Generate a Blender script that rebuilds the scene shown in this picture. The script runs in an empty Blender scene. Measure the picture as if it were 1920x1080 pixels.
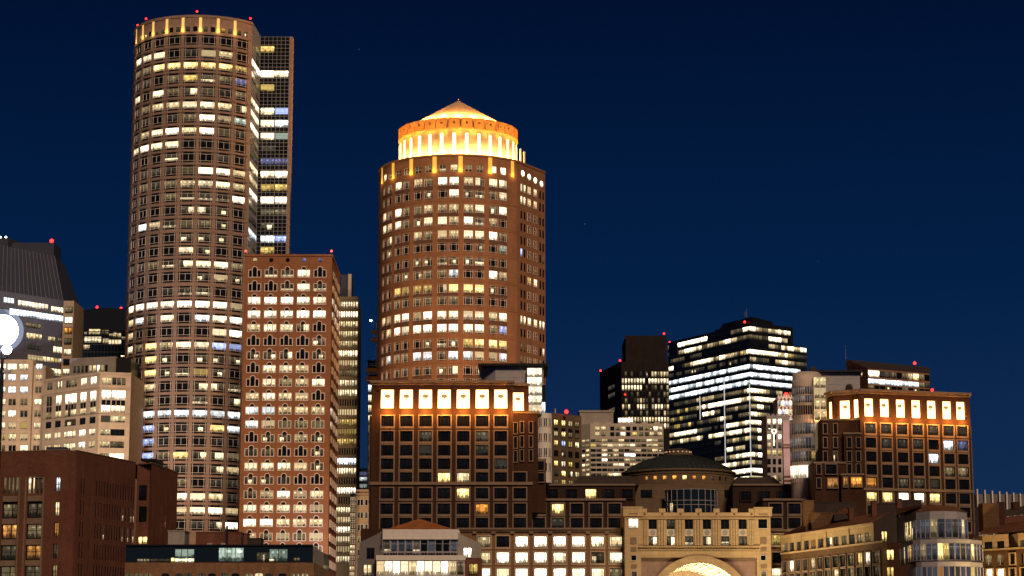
import bpy, math, random
from math import radians as RAD, sin, cos, tan, atan2, sqrt, pi
from mathutils import Vector, Matrix
from bisect import bisect_left
random.seed(7)
scene = bpy.context.scene
col = scene.collection

# ------------------------------------------------------------------ camera
F_PX = 4000.0                      # focal length in pixels of the 1920 wide photograph
HOR = 1225.0                       # eye level, below the lower edge of the frame
PITCH = math.atan((HOR - 540.0) / F_PX)
CAM = Vector((0.0, 0.0, 5.0))
cam_d = bpy.data.cameras.new("camera")
cam_d.sensor_width = 36.0
cam_d.lens = F_PX / 1920.0 * 36.0
cam_d.clip_start = 0.5
cam_d.clip_end = 20000.0
cam_o = bpy.data.objects.new("camera", cam_d)
cam_o.location = CAM
cam_o.rotation_euler = (pi / 2 + PITCH, 0, 0)
col.objects.link(cam_o)
scene.camera = cam_o

# ------------------------------------------------------------------ sky, after dusk
SUN_EL, SUN_AZ = RAD(34), RAD(166)
world = bpy.data.worlds.new("World")
scene.world = world
world.use_nodes = True
wn = world.node_tree
wn.nodes.clear()
w_out = wn.nodes.new("ShaderNodeOutputWorld")
w_bg = wn.nodes.new("ShaderNodeBackground")
w_sky = wn.nodes.new("ShaderNodeTexSky")
w_sky.sky_type = 'NISHITA'
w_sky.sun_disc = False
w_sky.sun_elevation = RAD(-7)
w_sky.sun_rotation = RAD(180)
w_tc = wn.nodes.new("ShaderNodeTexCoord")
w_sep = wn.nodes.new("ShaderNodeSeparateXYZ")
w_ramp = wn.nodes.new("ShaderNodeValToRGB")
e = w_ramp.color_ramp.elements
e[0].position = 0.0; e[0].color = (0.0090, 0.0290, 0.0840, 1)
e[1].position = 0.45; e[1].color = (0.0002, 0.0030, 0.0180, 1)
m1 = w_ramp.color_ramp.elements.new(0.10); m1.color = (0.0045, 0.0222, 0.0740, 1)
m2 = w_ramp.color_ramp.elements.new(0.30); m2.color = (0.0004, 0.0054, 0.0290, 1)
m3 = w_ramp.color_ramp.elements.new(0.17); m3.color = (0.0010, 0.0142, 0.0590, 1)
w_mul = wn.nodes.new("ShaderNodeMixRGB"); w_mul.blend_type = 'ADD'; w_mul.inputs[0].default_value = 0.004
# faint stars: a few sparse bright cells
w_vor = wn.nodes.new("ShaderNodeTexVoronoi"); w_vor.inputs['Scale'].default_value = 60.0
w_lt = wn.nodes.new("ShaderNodeMath"); w_lt.operation = 'LESS_THAN'; w_lt.inputs[1].default_value = 0.013
w_star = wn.nodes.new("ShaderNodeMixRGB"); w_star.blend_type = 'ADD'
w_star.inputs[2].default_value = (0.10, 0.13, 0.20, 1)
L = wn.links.new
L(w_tc.outputs['Generated'], w_sep.inputs[0]); L(w_sep.outputs['Z'], w_ramp.inputs[0])
L(w_ramp.outputs[0], w_mul.inputs[1]); L(w_sky.outputs[0], w_mul.inputs[2])
L(w_tc.outputs['Generated'], w_vor.inputs['Vector']); L(w_vor.outputs['Distance'], w_lt.inputs[0])
L(w_mul.outputs[0], w_star.inputs[1]); L(w_lt.outputs[0], w_star.inputs[0])
L(w_star.outputs[0], w_bg.inputs[0]); w_bg.inputs[1].default_value = 1.0
L(w_bg.outputs[0], w_out.inputs[0])

# one weak, wide, warm sun: the even glow of the city at the photographer's back
sun_d = bpy.data.lights.new("city_glow_sun", 'SUN')
sun_d.energy = 2.0; sun_d.angle = RAD(12); sun_d.color = (1.0, 0.68, 0.46)
sun_o = bpy.data.objects.new("city_glow_sun", sun_d)
sun_o.rotation_euler = (Vector((cos(SUN_EL) * sin(SUN_AZ), cos(SUN_EL) * cos(SUN_AZ), sin(SUN_EL)))).to_track_quat('Z', 'Y').to_euler()
col.objects.link(sun_o)

scene.view_settings.view_transform = 'Standard'
scene.view_settings.look = 'None'
scene.view_settings.exposure = 0.0
scene.view_settings.gamma = 1.0
cy = scene.cycles
cy.max_bounces = 3; cy.diffuse_bounces = 2; cy.glossy_bounces = 2; cy.transmission_bounces = 2
cy.caustics_reflective = False; cy.caustics_refractive = False
cy.use_denoising = True
cy.sample_clamp_indirect = 3.0

# ------------------------------------------------------------------ pixel <-> place
def ray(px, py):
    x = (px - 960.0) / F_PX; y = (540.0 - py) / F_PX
    return Vector((x, cos(PITCH) - y * sin(PITCH), sin(PITCH) + y * cos(PITCH)))
def at(px, py, Y):
    d = ray(px, py); return CAM + d * (Y / d.y)
def X(px, py, Y): return at(px, py, Y).x
def Z(py, Y): return at(960, py, Y).z
def Yfor(py, z):
    d = ray(960, py); return (z - CAM.z) * d.y / d.z

# ------------------------------------------------------------------ materials
MATS = {}
def nmath(nt, op, a, b=None, clamp=False):
    n = nt.nodes.new("ShaderNodeMath"); n.operation = op; n.use_clamp = clamp
    for i, v in enumerate((a, b)):
        if v is None: continue
        if isinstance(v, (int, float)): n.inputs[i].default_value = v
        else: nt.links.new(v, n.inputs[i])
    return n.outputs[0]

def stone(name, rgb, var=0.25, scale=0.35, rough=0.85, blocks=None, joint=0.75, fine=2.5):
    """weathered masonry: large and small noise, optional coursed blocks (width, height)"""
    m = bpy.data.materials.new(name); m.use_nodes = True
    nt = m.node_tree; b = nt.nodes['Principled BSDF']
    b.inputs['Roughness'].default_value = rough
    b.inputs['Specular IOR Level'].default_value = 0.125
    tc = nt.nodes.new("ShaderNodeTexCoord")
    n1 = nt.nodes.new("ShaderNodeTexNoise"); n1.inputs['Scale'].default_value = scale; n1.inputs['Detail'].default_value = 6
    n2 = nt.nodes.new("ShaderNodeTexNoise"); n2.inputs['Scale'].default_value = fine; n2.inputs['Detail'].default_value = 3
    nt.links.new(tc.outputs['Object'], n1.inputs[0]); nt.links.new(tc.outputs['Object'], n2.inputs[0])
    f = nmath(nt, 'ADD', nmath(nt, 'MULTIPLY', nmath(nt, 'SUBTRACT', n1.outputs[0], 0.5), var * 2.2), 1.0)
    f = nmath(nt, 'ADD', f, nmath(nt, 'MULTIPLY', nmath(nt, 'SUBTRACT', n2.outputs[0], 0.5), var * 1.8))
    mp = nt.nodes.new("ShaderNodeMapping"); mp.inputs['Scale'].default_value = (0.9, 0.9, 0.05)
    n4 = nt.nodes.new("ShaderNodeTexNoise"); n4.inputs['Scale'].default_value = 1.0; n4.inputs['Detail'].default_value = 4
    nt.links.new(tc.outputs['Object'], mp.inputs[0]); nt.links.new(mp.outputs[0], n4.inputs[0])     # rain streaks
    f = nmath(nt, 'ADD', f, nmath(nt, 'MULTIPLY', nmath(nt, 'SUBTRACT', n4.outputs[0], 0.5), var * 2.0))
    if blocks:
        sp = nt.nodes.new("ShaderNodeSeparateXYZ"); nt.links.new(tc.outputs['Object'], sp.inputs[0])
        cb = nt.nodes.new("ShaderNodeCombineXYZ")
        nt.links.new(nmath(nt, 'ADD', sp.outputs[0], sp.outputs[1]), cb.inputs[0]); nt.links.new(sp.outputs[2], cb.inputs[1])
        br = nt.nodes.new("ShaderNodeTexBrick")
        br.inputs['Scale'].default_value = 1.0
        br.inputs['Brick Width'].default_value = blocks[0]; br.inputs['Row Height'].default_value = blocks[1]
        br.inputs['Mortar Size'].default_value = min(blocks) * 0.07
        br.inputs['Color1'].default_value = (1, 1, 1, 1); br.inputs['Color2'].default_value = (0.86, 0.86, 0.86, 1)
        br.inputs['Mortar'].default_value = (joint, joint, joint, 1)
        nt.links.new(cb.outputs[0], br.inputs[0])
        bw = nt.nodes.new("ShaderNodeRGBToBW"); nt.links.new(br.outputs['Color'], bw.inputs[0])
        f = nmath(nt, 'MULTIPLY', f, bw.outputs[0])
    mix = nt.nodes.new("ShaderNodeMixRGB"); mix.blend_type = 'MULTIPLY'; mix.inputs[0].default_value = 1
    mix.inputs[1].default_value = (*rgb, 1); nt.links.new(f, mix.inputs[2])
    nt.links.new(mix.outputs[0], b.inputs['Base Color'])
    MATS[name] = m
    return m

def plain(name, rgb, rough=0.6, metal=0.0, emit=None, strength=0.0, sample=True):
    m = bpy.data.materials.new(name); m.use_nodes = True
    nt = m.node_tree; b = nt.nodes['Principled BSDF']
    b.inputs['Specular IOR Level'].default_value = 0.15; b.inputs['Roughness'].default_value = rough; b.inputs['Metallic'].default_value = metal
    tc = nt.nodes.new("ShaderNodeTexCoord")
    n1 = nt.nodes.new("ShaderNodeTexNoise"); n1.inputs['Scale'].default_value = 1.3; n1.inputs['Detail'].default_value = 4
    nt.links.new(tc.outputs['Object'], n1.inputs[0])
    mix = nt.nodes.new("ShaderNodeMixRGB"); mix.inputs[1].default_value = tuple(c * 0.82 for c in rgb) + (1,)
    mix.inputs[2].default_value = tuple(min(1, c * 1.15) for c in rgb) + (1,)
    nt.links.new(n1.outputs[0], mix.inputs[0]); nt.links.new(mix.outputs[0], b.inputs['Base Color'])
    if emit:
        b.inputs['Emission Color'].default_value = (*emit, 1); b.inputs['Emission Strength'].default_value = strength
    if not sample:
        try: m.cycles.emission_sampling = 'NONE'
        except Exception: pass
    MATS[name] = m
    return m

def pane_material(name, by_object):
    """window glass over a lit or dark room; room colour comes from the object (or the face) it sits on"""
    m = bpy.data.materials.new(name); m.use_nodes = True
    nt = m.node_tree; b = nt.nodes['Principled BSDF']; Lk = nt.links.new
    b.inputs['Base Color'].default_value = (0.005, 0.0055, 0.007, 1)
    b.inputs['Roughness'].default_value = 0.12
    b.inputs['Specular IOR Level'].default_value = 0.12
    uv = nt.nodes.new("ShaderNodeUVMap"); uv.uv_map = "UVMap"
    sp = nt.nodes.new("ShaderNodeSeparateXYZ"); Lk(uv.outputs[0], sp.inputs[0])
    U, V = sp.outputs[0], sp.outputs[1]
    if by_object:
        oi = nt.nodes.new("ShaderNodeObjectInfo")
        colr, alp, rnd = oi.outputs['Color'], oi.outputs['Alpha'], oi.outputs['Random']
    else:
        a1 = nt.nodes.new("ShaderNodeAttribute"); a1.attribute_name = "room"
        a2 = nt.nodes.new("ShaderNodeAttribute"); a2.attribute_name = "seed"
        colr, alp = a1.outputs['Color'], a1.outputs['Alpha']
        rnd = a2.outputs['Fac']
    M = lambda op, a, c=None, cl=False: nmath(nt, op, a, c, cl)
    kind = M('MULTIPLY', alp, 10.0)
    def iskind(k): return M('MULTIPLY', M('GREATER_THAN', kind, k - 0.5), M('LESS_THAN', kind, k + 0.5))
    thr = M('ADD', M('MULTIPLY', rnd, 0.3), 0.35)
    full = iskind(1)
    right = M('MULTIPLY', iskind(2), M('GREATER_THAN', U, thr))
    left = M('MULTIPLY', iskind(3), M('LESS_THAN', U, thr))
    low = M('MULTIPLY', iskind(4), M('LESS_THAN', V, M('ADD', M('MULTIPLY', rnd, 0.15), 0.28)))
    cu = M('ADD', M('MULTIPLY', rnd, 0.6), 0.2)
    spot = M('MULTIPLY', iskind(5), M('MULTIPLY', M('LESS_THAN', M('ABSOLUTE', M('SUBTRACT', U, cu)), 0.16), M('LESS_THAN', V, 0.62)))
    mask = M('ADD', M('ADD', M('ADD', full, right), M('ADD', left, low)), spot)
    mask = M('ADD', mask, 0.035)
    # furniture and people as a ragged silhouette along the sill, partitions as vertical panels
    cb = nt.nodes.new("ShaderNodeCombineXYZ")
    Lk(M('ADD', M('MULTIPLY', U, 5.0), M('MULTIPLY', rnd, 97.0)), cb.inputs[0]); Lk(M('MULTIPLY', rnd, 31.0), cb.inputs[1])
    nz = nt.nodes.new("ShaderNodeTexNoise"); nz.inputs['Scale'].default_value = 1.1; nz.inputs['Detail'].default_value = 3
    Lk(cb.outputs[0], nz.inputs[0])
    hgt = M('MULTIPLY', M('SUBTRACT', nz.outputs[0], 0.34), 1.5)
    silh = M('SUBTRACT', 1.0, M('MULTIPLY', M('LESS_THAN', V, hgt), 0.72))
    def white(x, k):
        w_ = nt.nodes.new("ShaderNodeTexWhiteNoise"); w_.noise_dimensions = '1D'; Lk(M('ADD', x, M('MULTIPLY', rnd, k)), w_.inputs['W']); return w_.outputs[0]
    r2, r3 = white(0.37, 913.0), white(0.11, 377.0)
    cell = M('FLOOR', M('ADD', M('MULTIPLY', U, 3.0), rnd))
    part = M('ADD', M('MULTIPLY', white(cell, 531.0), 0.75), 0.50)          # rooms behind one window differ
    n3 = nt.nodes.new("ShaderNodeTexNoise"); n3.inputs['Scale'].default_value = 3.2; n3.inputs['Detail'].default_value = 2
    cb2 = nt.nodes.new("ShaderNodeCombineXYZ"); Lk(M('MULTIPLY', U, 1.5), cb2.inputs[0]); Lk(V, cb2.inputs[1]); Lk(M('MULTIPLY', rnd, 57.0), cb2.inputs[2])
    Lk(cb2.outputs[0], n3.inputs[0])
    tex = M('ADD', M('MULTIPLY', n3.outputs[0], 1.3), 0.35)
    # ceiling lamps near the top of the pane, a darker floor
    fr = M('FRACT', M('ADD', M('MULTIPLY', U, M('ADD', M('MULTIPLY', r3, 2.0), 1.6)), rnd))
    lamp = M('MULTIPLY', M('MULTIPLY', M('GREATER_THAN', V, 0.66), M('LESS_THAN', V, 0.86)), M('LESS_THAN', fr, 0.42))
    floor_ = M('ADD', M('MULTIPLY', M('GREATER_THAN', V, 0.30), 0.42), 0.58)
    room = M('MULTIPLY', M('MULTIPLY', M('MULTIPLY', silh, part), M('MULTIPLY', floor_, tex)), M('ADD', M('MULTIPLY', lamp, 1.6), 0.95))
    # a drawn blind over part of some windows
    bl = M('MULTIPLY', M('GREATER_THAN', r2, 0.62), M('GREATER_THAN', V, M('SUBTRACT', 1.0, M('MULTIPLY', r3, 0.9))))
    s = M('ADD', M('MULTIPLY', room, M('SUBTRACT', 1.0, bl)), M('MULTIPLY', bl, M('ADD', M('MULTIPLY', tex, 0.25), 0.45)))
    s = M('MULTIPLY', s, mask)
    Lk(colr, b.inputs['Emission Color']); Lk(s, b.inputs['Emission Strength'])
    try: m.cycles.emission_sampling = 'NONE'
    except Exception: pass
    MATS[name] = m
    return m
pane_material('window_glass', True)
pane_material('window_glass_far', False)

# rooms: code -> (rgb of the light, pattern of the room 1 full 2 right half 3 left half 4 low 5 spot)
WARM = (1.0, 0.80, 0.50)
CODES = {
 '.': ((0.0018, 0.0018, 0.0024), 1), ',': ((0.040, 0.034, 0.024), 1), 'd': ((0.165, 0.125, 0.062), 1),
 'm': ((0.80, 0.60, 0.31), 1), 'w': ((1.75, 1.4, 0.85), 1), 'W': ((3.3, 2.75, 1.95), 1),
 'y': ((0.66, 0.45, 0.12), 1), 'Y': ((2.1, 1.42, 0.50), 1), 'h': ((1.8, 1.42, 0.84), 2), 'j': ((1.8, 1.42, 0.84), 3),
 'l': ((1.6, 1.28, 0.75), 4), 's': ((1.8, 1.4, 0.8), 5), 'b': ((0.50, 0.62, 1.15), 1), 'B': ((0.12, 0.13, 0.26), 1),
 'g': ((0.34, 0.42, 0.34), 1), 'c': ((1.35, 1.48, 1.5), 1), 'C': ((2.9, 3.2, 3.5), 1), 'a': ((1.1, 0.42, 0.07), 1),
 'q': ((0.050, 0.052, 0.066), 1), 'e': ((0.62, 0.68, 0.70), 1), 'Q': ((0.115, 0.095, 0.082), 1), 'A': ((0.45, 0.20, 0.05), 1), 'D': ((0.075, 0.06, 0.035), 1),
}

# ------------------------------------------------------------------ mesh helpers
class MB:
    def __init__(s): s.v = []; s.f = []; s.m = []
    def face(s, pts, mi=0):
        i = len(s.v); s.v += [tuple(p) for p in pts]; s.f.append(tuple(range(i, i + len(pts)))); s.m.append(mi)
    def hexa(s, p, mi=0):
        """8 points: 0-3 one face, 4-7 the opposite one"""
        i = len(s.v); s.v += [tuple(q) for q in p]
        for q in ((0, 1, 2, 3), (7, 6, 5, 4), (0, 4, 5, 1), (1, 5, 6, 2), (2, 6, 7, 3), (3, 7, 4, 0)):
            s.f.append(tuple(i + k for k in q)); s.m.append(mi)
    def box(s, x0, x1, y0, y1, z0, z1, mi=0):
        s.hexa([(x0, y0, z0), (x1, y0, z0), (x1, y0, z1), (x0, y0, z1), (x0, y1, z0), (x1, y1, z0), (x1, y1, z1), (x0, y1, z1)], mi)
    def tube(s, a, b, r0, r1=None, n=10, mi=0, caps=True):
        r1 = r0 if r1 is None else r1
        a = Vector(a); b = Vector(b); ax = (b - a).normalized()
        t = Vector((1, 0, 0)) if abs(ax.x) < 0.8 else Vector((0, 1, 0))
        u = ax.cross(t).normalized(); w = ax.cross(u)
        i = len(s.v)
        for k in range(n):
            d = u * cos(2 * pi * k / n) + w * sin(2 * pi * k / n)
            s.v.append(tuple(a + d * r0)); s.v.append(tuple(b + d * r1))
        for k in range(n):
            j = (k + 1) % n
            s.f.append((i + 2 * k, i + 2 * j, i + 2 * j + 1, i + 2 * k + 1)); s.m.append(mi)
        if caps:
            s.f.append(tuple(i + 2 * k for k in range(n))); s.m.append(mi)
            s.f.append(tuple(i + 2 * k + 1 for k in reversed(range(n)))); s.m.append(mi)
    def lathe(s, c, prof, n=48, mi=0, a0=0.0, a1=2 * pi):
        """prof: (radius, z) from bottom to top; c: centre (x, y)"""
        closed = abs(a1 - a0 - 2 * pi) < 1e-6
        i = len(s.v); cols = n if closed else n + 1
        for k in range(cols):
            a = a0 + (a1 - a0) * k / n
            for r, z in prof: s.v.append((c[0] + r * sin(a), c[1] - r * cos(a), z))
        P_ = len(prof)
        for k in range(n):
            j = (k + 1) % cols
            for q in range(P_ - 1):
                s.f.append((i + k * P_ + q, i + j * P_ + q, i + j * P_ + q + 1, i + k * P_ + q + 1)); s.m.append(mi)
    def ball(s, c, r, n=12, mi=0):
        s.lathe((c[0], c[1]), [(max(1e-4, r * sin(pi * k / n)), c[2] - r * cos(pi * k / n)) for k in range(n + 1)], n * 2, mi)
    def obj(s, name, mats, parent=None, off=(0, 0, 0), smooth=False, kind=None):
        me = bpy.data.meshes.new(name)
        ox, oy, oz = off
        me.from_pydata([(x - ox, y - oy, z - oz) for x, y, z in s.v], [], s.f)
        for mt in mats: me.materials.append(MATS[mt] if isinstance(mt, str) else mt)
        me.polygons.foreach_set('material_index', s.m)
        if smooth: me.polygons.foreach_set('use_smooth', [True] * len(s.f))
        me.update()
        o = bpy.data.objects.new(name, me); col.objects.link(o)
        if parent is not None: o.parent = parent
        if kind: o['kind'] = kind
        return o

class Wall:
    """a straight facade between two plan points, outside to the right of A->B seen from above"""
    def __init__(s, A, B):
        s.A = Vector((A[0], A[1])); s.B = Vector((B[0], B[1])); d = s.B - s.A
        s.len = d.length; s.t = d / s.len; s.n = Vector((s.t.y, -s.t.x)); s.round = False
    def pt(s, u, z, d=0.0):
        p = s.A + s.t * u + s.n * d; return Vector((p.x, p.y, z))
    def rot(s, u): return atan2(s.t.y, s.t.x)
    def du(s, w): return w
    def uz(s, px, py):
        d = ray(px, py); den = d.x * s.n.x + d.y * s.n.y
        k = ((s.A.x - CAM.x) * s.n.x + (s.A.y - CAM.y) * s.n.y) / den
        p = CAM + d * k
        return (Vector((p.x, p.y)) - s.A).dot(s.t), p.z
    def facing(s, u):
        p = s.pt(u, 0); v = Vector((CAM.x - p.x, CAM.y - p.y)).normalized(); return max(0.0, v.dot(s.n))
    def breaks(s, u0, u1): return [u0, u1]
class Cyl:
    """a round facade; u is the angle from the direction towards the camera"""
    def __init__(s, c, R): s.c = Vector((c[0], c[1])); s.R = R; s.round = True; s.base = atan2(s.c.x, s.c.y)
    def pt(s, u, z, d=0.0):
        a = u - s.base; r = s.R + d
        return Vector((s.c.x + r * sin(a), s.c.y - r * cos(a), z))
    def rot(s, u): return u - s.base
    def du(s, w): return w / s.R
    def facing(s, u): return max(0.0, cos(u))
    def breaks(s, u0, u1):
        n = max(1, int((u1 - u0) / RAD(2.4))); return [u0 + (u1 - u0) * k / n for k in range(n + 1)]

def band(mb, S, u0, u1, z0, z1, d0, d1, mi=0):
    """a string course / cornice: box following the facade from depth d0 to d1"""
    bs = S.breaks(u0, u1)
    for a, b in zip(bs[:-1], bs[1:]):
        mb.hexa([S.pt(a, z0, d1), S.pt(b, z0, d1), S.pt(b, z1, d1), S.pt(a, z1, d1),
                 S.pt(a, z0, d0), S.pt(b, z0, d0), S.pt(b, z1, d0), S.pt(a, z1, d0)], mi)

def facade(mb, S, u0, u1, z0, z1, ops, reveal=0.3, mi=0, mr=None):
    """wall sheet with rectangular openings cut out and their reveals; ops: (u_centre, z_bottom, w, h)"""
    mr = mi if mr is None else mr
    rects = []
    for (uc, zb, w, h) in ops:
        hw = S.du(w) / 2
        if uc < u0 or uc > u1 or zb > z1 or zb + h < z0: continue
        rects.append((max(u0, uc - hw), min(u1, uc + hw), max(z0, zb), min(z1, zb + h)))
    us = sorted(set([round(x, 5) for x in S.breaks(u0, u1)] + [round(x, 5) for r in rects for x in r[:2]]))
    zs = sorted(set([round(z0, 4), round(z1, 4)] + [round(x, 4) for r in rects for x in r[2:]]))
    hole = set()
    for r in rects:
        for i in range(bisect_left(us, round(r[0], 5)), bisect_left(us, round(r[1], 5))):
            for j in range(bisect_left(zs, round(r[2], 4)), bisect_left(zs, round(r[3], 4))): hole.add((i, j))
    for i in range(len(us) - 1):
        j = 0
        while j < len(zs) - 1:
            if (i, j) in hole: j += 1; continue
            k = j
            while k < len(zs) - 1 and (i, k) not in hole: k += 1
            mb.face([S.pt(us[i], zs[j]), S.pt(us[i + 1], zs[j]), S.pt(us[i + 1], zs[k]), S.pt(us[i], zs[k])], mi)
            j = k
    for (a, b, c, d) in rects:
        for p, q in (((a, c), (b, c)), ((b, c), (b, d)), ((b, d), (a, d)), ((a, d), (a, c))):
            mb.face([S.pt(p[0], p[1]), S.pt(q[0], q[1]), S.pt(q[0], q[1], -reveal), S.pt(p[0], p[1], -reveal)], mr)

# frames: boxes in window space, x -w/2..w/2, z 0..h, y negative is outside; (x0,x1,y0,y1,z0,z1,material)
def frame_boxes(style, w, h):
    B = []
    def vb(x, t, y0=-0.10, y1=0.02, z0=0.0, z1=None, m=0): B.append((x - t / 2, x + t / 2, y0, y1, z0, h if z1 is None else z1, m))
    def hb(z, t, y0=-0.10, y1=0.02, m=0, x0=None, x1=None): B.append((-w / 2 if x0 is None else x0, w / 2 if x1 is None else x1, y0 - 0.004, y1 - 0.004, z - t / 2, z + t / 2, m))
    if style == 'office':           # banded glass with dark spandrels above and below and a light metal grid
        B.append((-w / 2, w / 2, -0.04, 0.01, 0.0, 0.19 * h, 1)); B.append((-w / 2, w / 2, -0.04, 0.01, 0.80 * h, h, 1))
        for x in (-0.40 * w, 0, 0.40 * w): vb(x, 0.075, z0=(0.0 if x else 0.2 * h), z1=(h if x else 0.8 * h))
        hb(0.19 * h, 0.055); hb(0.80 * h, 0.055)
    elif style == 'paired':         # transom and two slim uprights, dark strip at the foot
        B.append((-w / 2, w / 2, -0.04, 0.01, 0.0, 0.10 * h, 1))
        for x in (-0.27 * w, 0.27 * w): vb(x, 0.09)
        vb(-w / 2 + 0.05, 0.10); vb(w / 2 - 0.05, 0.10)
        hb(0.80 * h, 0.09); hb(0.11 * h, 0.09); hb(h - 0.05, 0.1)
    elif style == 'hotel':          # pale stone surround with a deep sill, dark inner frame
        t = 0.24
        B.append((-w / 2 - t, -w / 2, -0.42, -0.16, -0.42, h + t, 0)); B.append((w / 2, w / 2 + t, -0.42, -0.16, -0.42, h + t, 0))
        B.append((-w / 2, w / 2, -0.42, -0.16, h, h + t, 0)); B.append((-w / 2, w / 2, -0.45, -0.16, -0.42, 0, 0))
        for x in (-0.33 * w, 0.33 * w): vb(x, 0.07, m=1)
        vb(-w / 2 + 0.05, 0.1, m=1); vb(w / 2 - 0.05, 0.1, m=1); hb(h - 0.06, 0.12, m=1); hb(0.05, 0.1, m=1)
    elif style == 'surround':       # narrow pale surround
        t = 0.16
        B.append((-w / 2 - t, -w / 2, -0.40, -0.16, -0.16, h + t, 0)); B.append((w / 2, w / 2 + t, -0.40, -0.16, -0.16, h + t, 0))
        B.append((-w / 2, w / 2, -0.40, -0.16, h, h + t, 0)); B.append((-w / 2, w / 2, -0.43, -0.16, -0.16, 0, 0))
        vb(0, 0.06, m=1)
    elif style == 'cross':
        vb(0, 0.08); hb(h / 2, 0.08); vb(-w / 2 + 0.04, 0.08); vb(w / 2 - 0.04, 0.08); hb(0.04, 0.08); hb(h - 0.04, 0.08)
    elif style == 'bars':           # several slim uprights
        n = max(2, int(round(w / 1.1)))
        for k in range(1, n): vb(-w / 2 + w * k / n, 0.09)
    elif style == 'pair':
        vb(0, 0.14); vb(-w / 2 + 0.05, 0.1); vb(w / 2 - 0.05, 0.1); hb(0.05, 0.1); hb(h - 0.05, 0.1)
    elif style == 'slit':
        n = max(2, int(round(w / 0.75)))
        for k in range(1, n): vb(-w / 2 + w * k / n, 0.28, y0=-0.30)
    elif style == 'curtain':        # glazed grid
        n = max(1, int(round(w / 1.25))); k2 = max(1, int(round(h / 1.05)))
        for k in range(n + 1): vb(-w / 2 + w * k / n, 0.07)
        for k in range(k2 + 1): hb(h * k / k2, 0.07)
    elif style == 'loft':
        hb(0.5 * h, 0.08); vb(-w / 2 + 0.62 * w, 0.14); vb(-w / 2 + 0.1, 0.18); vb(w / 2 - 0.1, 0.18); hb(0.92 * h, 0.16 * h); hb(0.03 * h, 0.07 * h)
    return B

FRAME_MESH = {}; PANE_MESH = {}
def frame_mesh(style, w, h, mats):
    k = (style, round(w, 2), round(h, 2), mats)
    if k not in FRAME_MESH:
        mb = MB()
        for (x0, x1, y0, y1, z0, z1, m) in frame_boxes(style, w, h): mb.box(x0, x1, y0, y1, z0, z1, m)
        me = bpy.data.meshes.new('frame'); me.from_pydata(mb.v, [], mb.f)
        for mt in mats: me.materials.append(MATS[mt])
        me.polygons.foreach_set('material_index', mb.m); me.update(); FRAME_MESH[k] = me
    return FRAME_MESH[k]
def pane_shape(w, h, shape):
    if shape == 'rect': return [(-w / 2, 0), (w / 2, 0), (w / 2, h), (-w / 2, h)]
    if shape == 'round': return [(w / 2 * cos(2 * pi * k / 20), h / 2 + h / 2 * sin(2 * pi * k / 20)) for k in range(20)]
    if shape == 'arch':
        r = w / 2; return [(-r, 0), (r, 0)] + [(r * cos(pi * k / 12), h - r + r * sin(pi * k / 12)) for k in range(13)]
    if shape == 'segment':          # shallow arched head
        return [(-w / 2, 0), (w / 2, 0)] + [(w / 2 * cos(pi * k / 8), h * 0.86 + h * 0.14 * sin(pi * k / 8)) for k in range(9)]
def pane_mesh(w, h, shape='rect'):
    k = (round(w, 2), round(h, 2), shape)
    if k not in PANE_MESH:
        pts = pane_shape(w, h, shape)
        me = bpy.data.meshes.new('window'); me.from_pydata([(x, 0, z) for x, z in pts], [], [tuple(range(len(pts)))])
        uv = me.uv_layers.new(name='UVMap')
        for li, (x, z) in enumerate(pts): uv.data[li].uv = (x / w + 0.5, z / h)
        me.materials.append(MATS['window_glass']); me.update(); PANE_MESH[k] = me
    return PANE_MESH[k]

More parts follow.
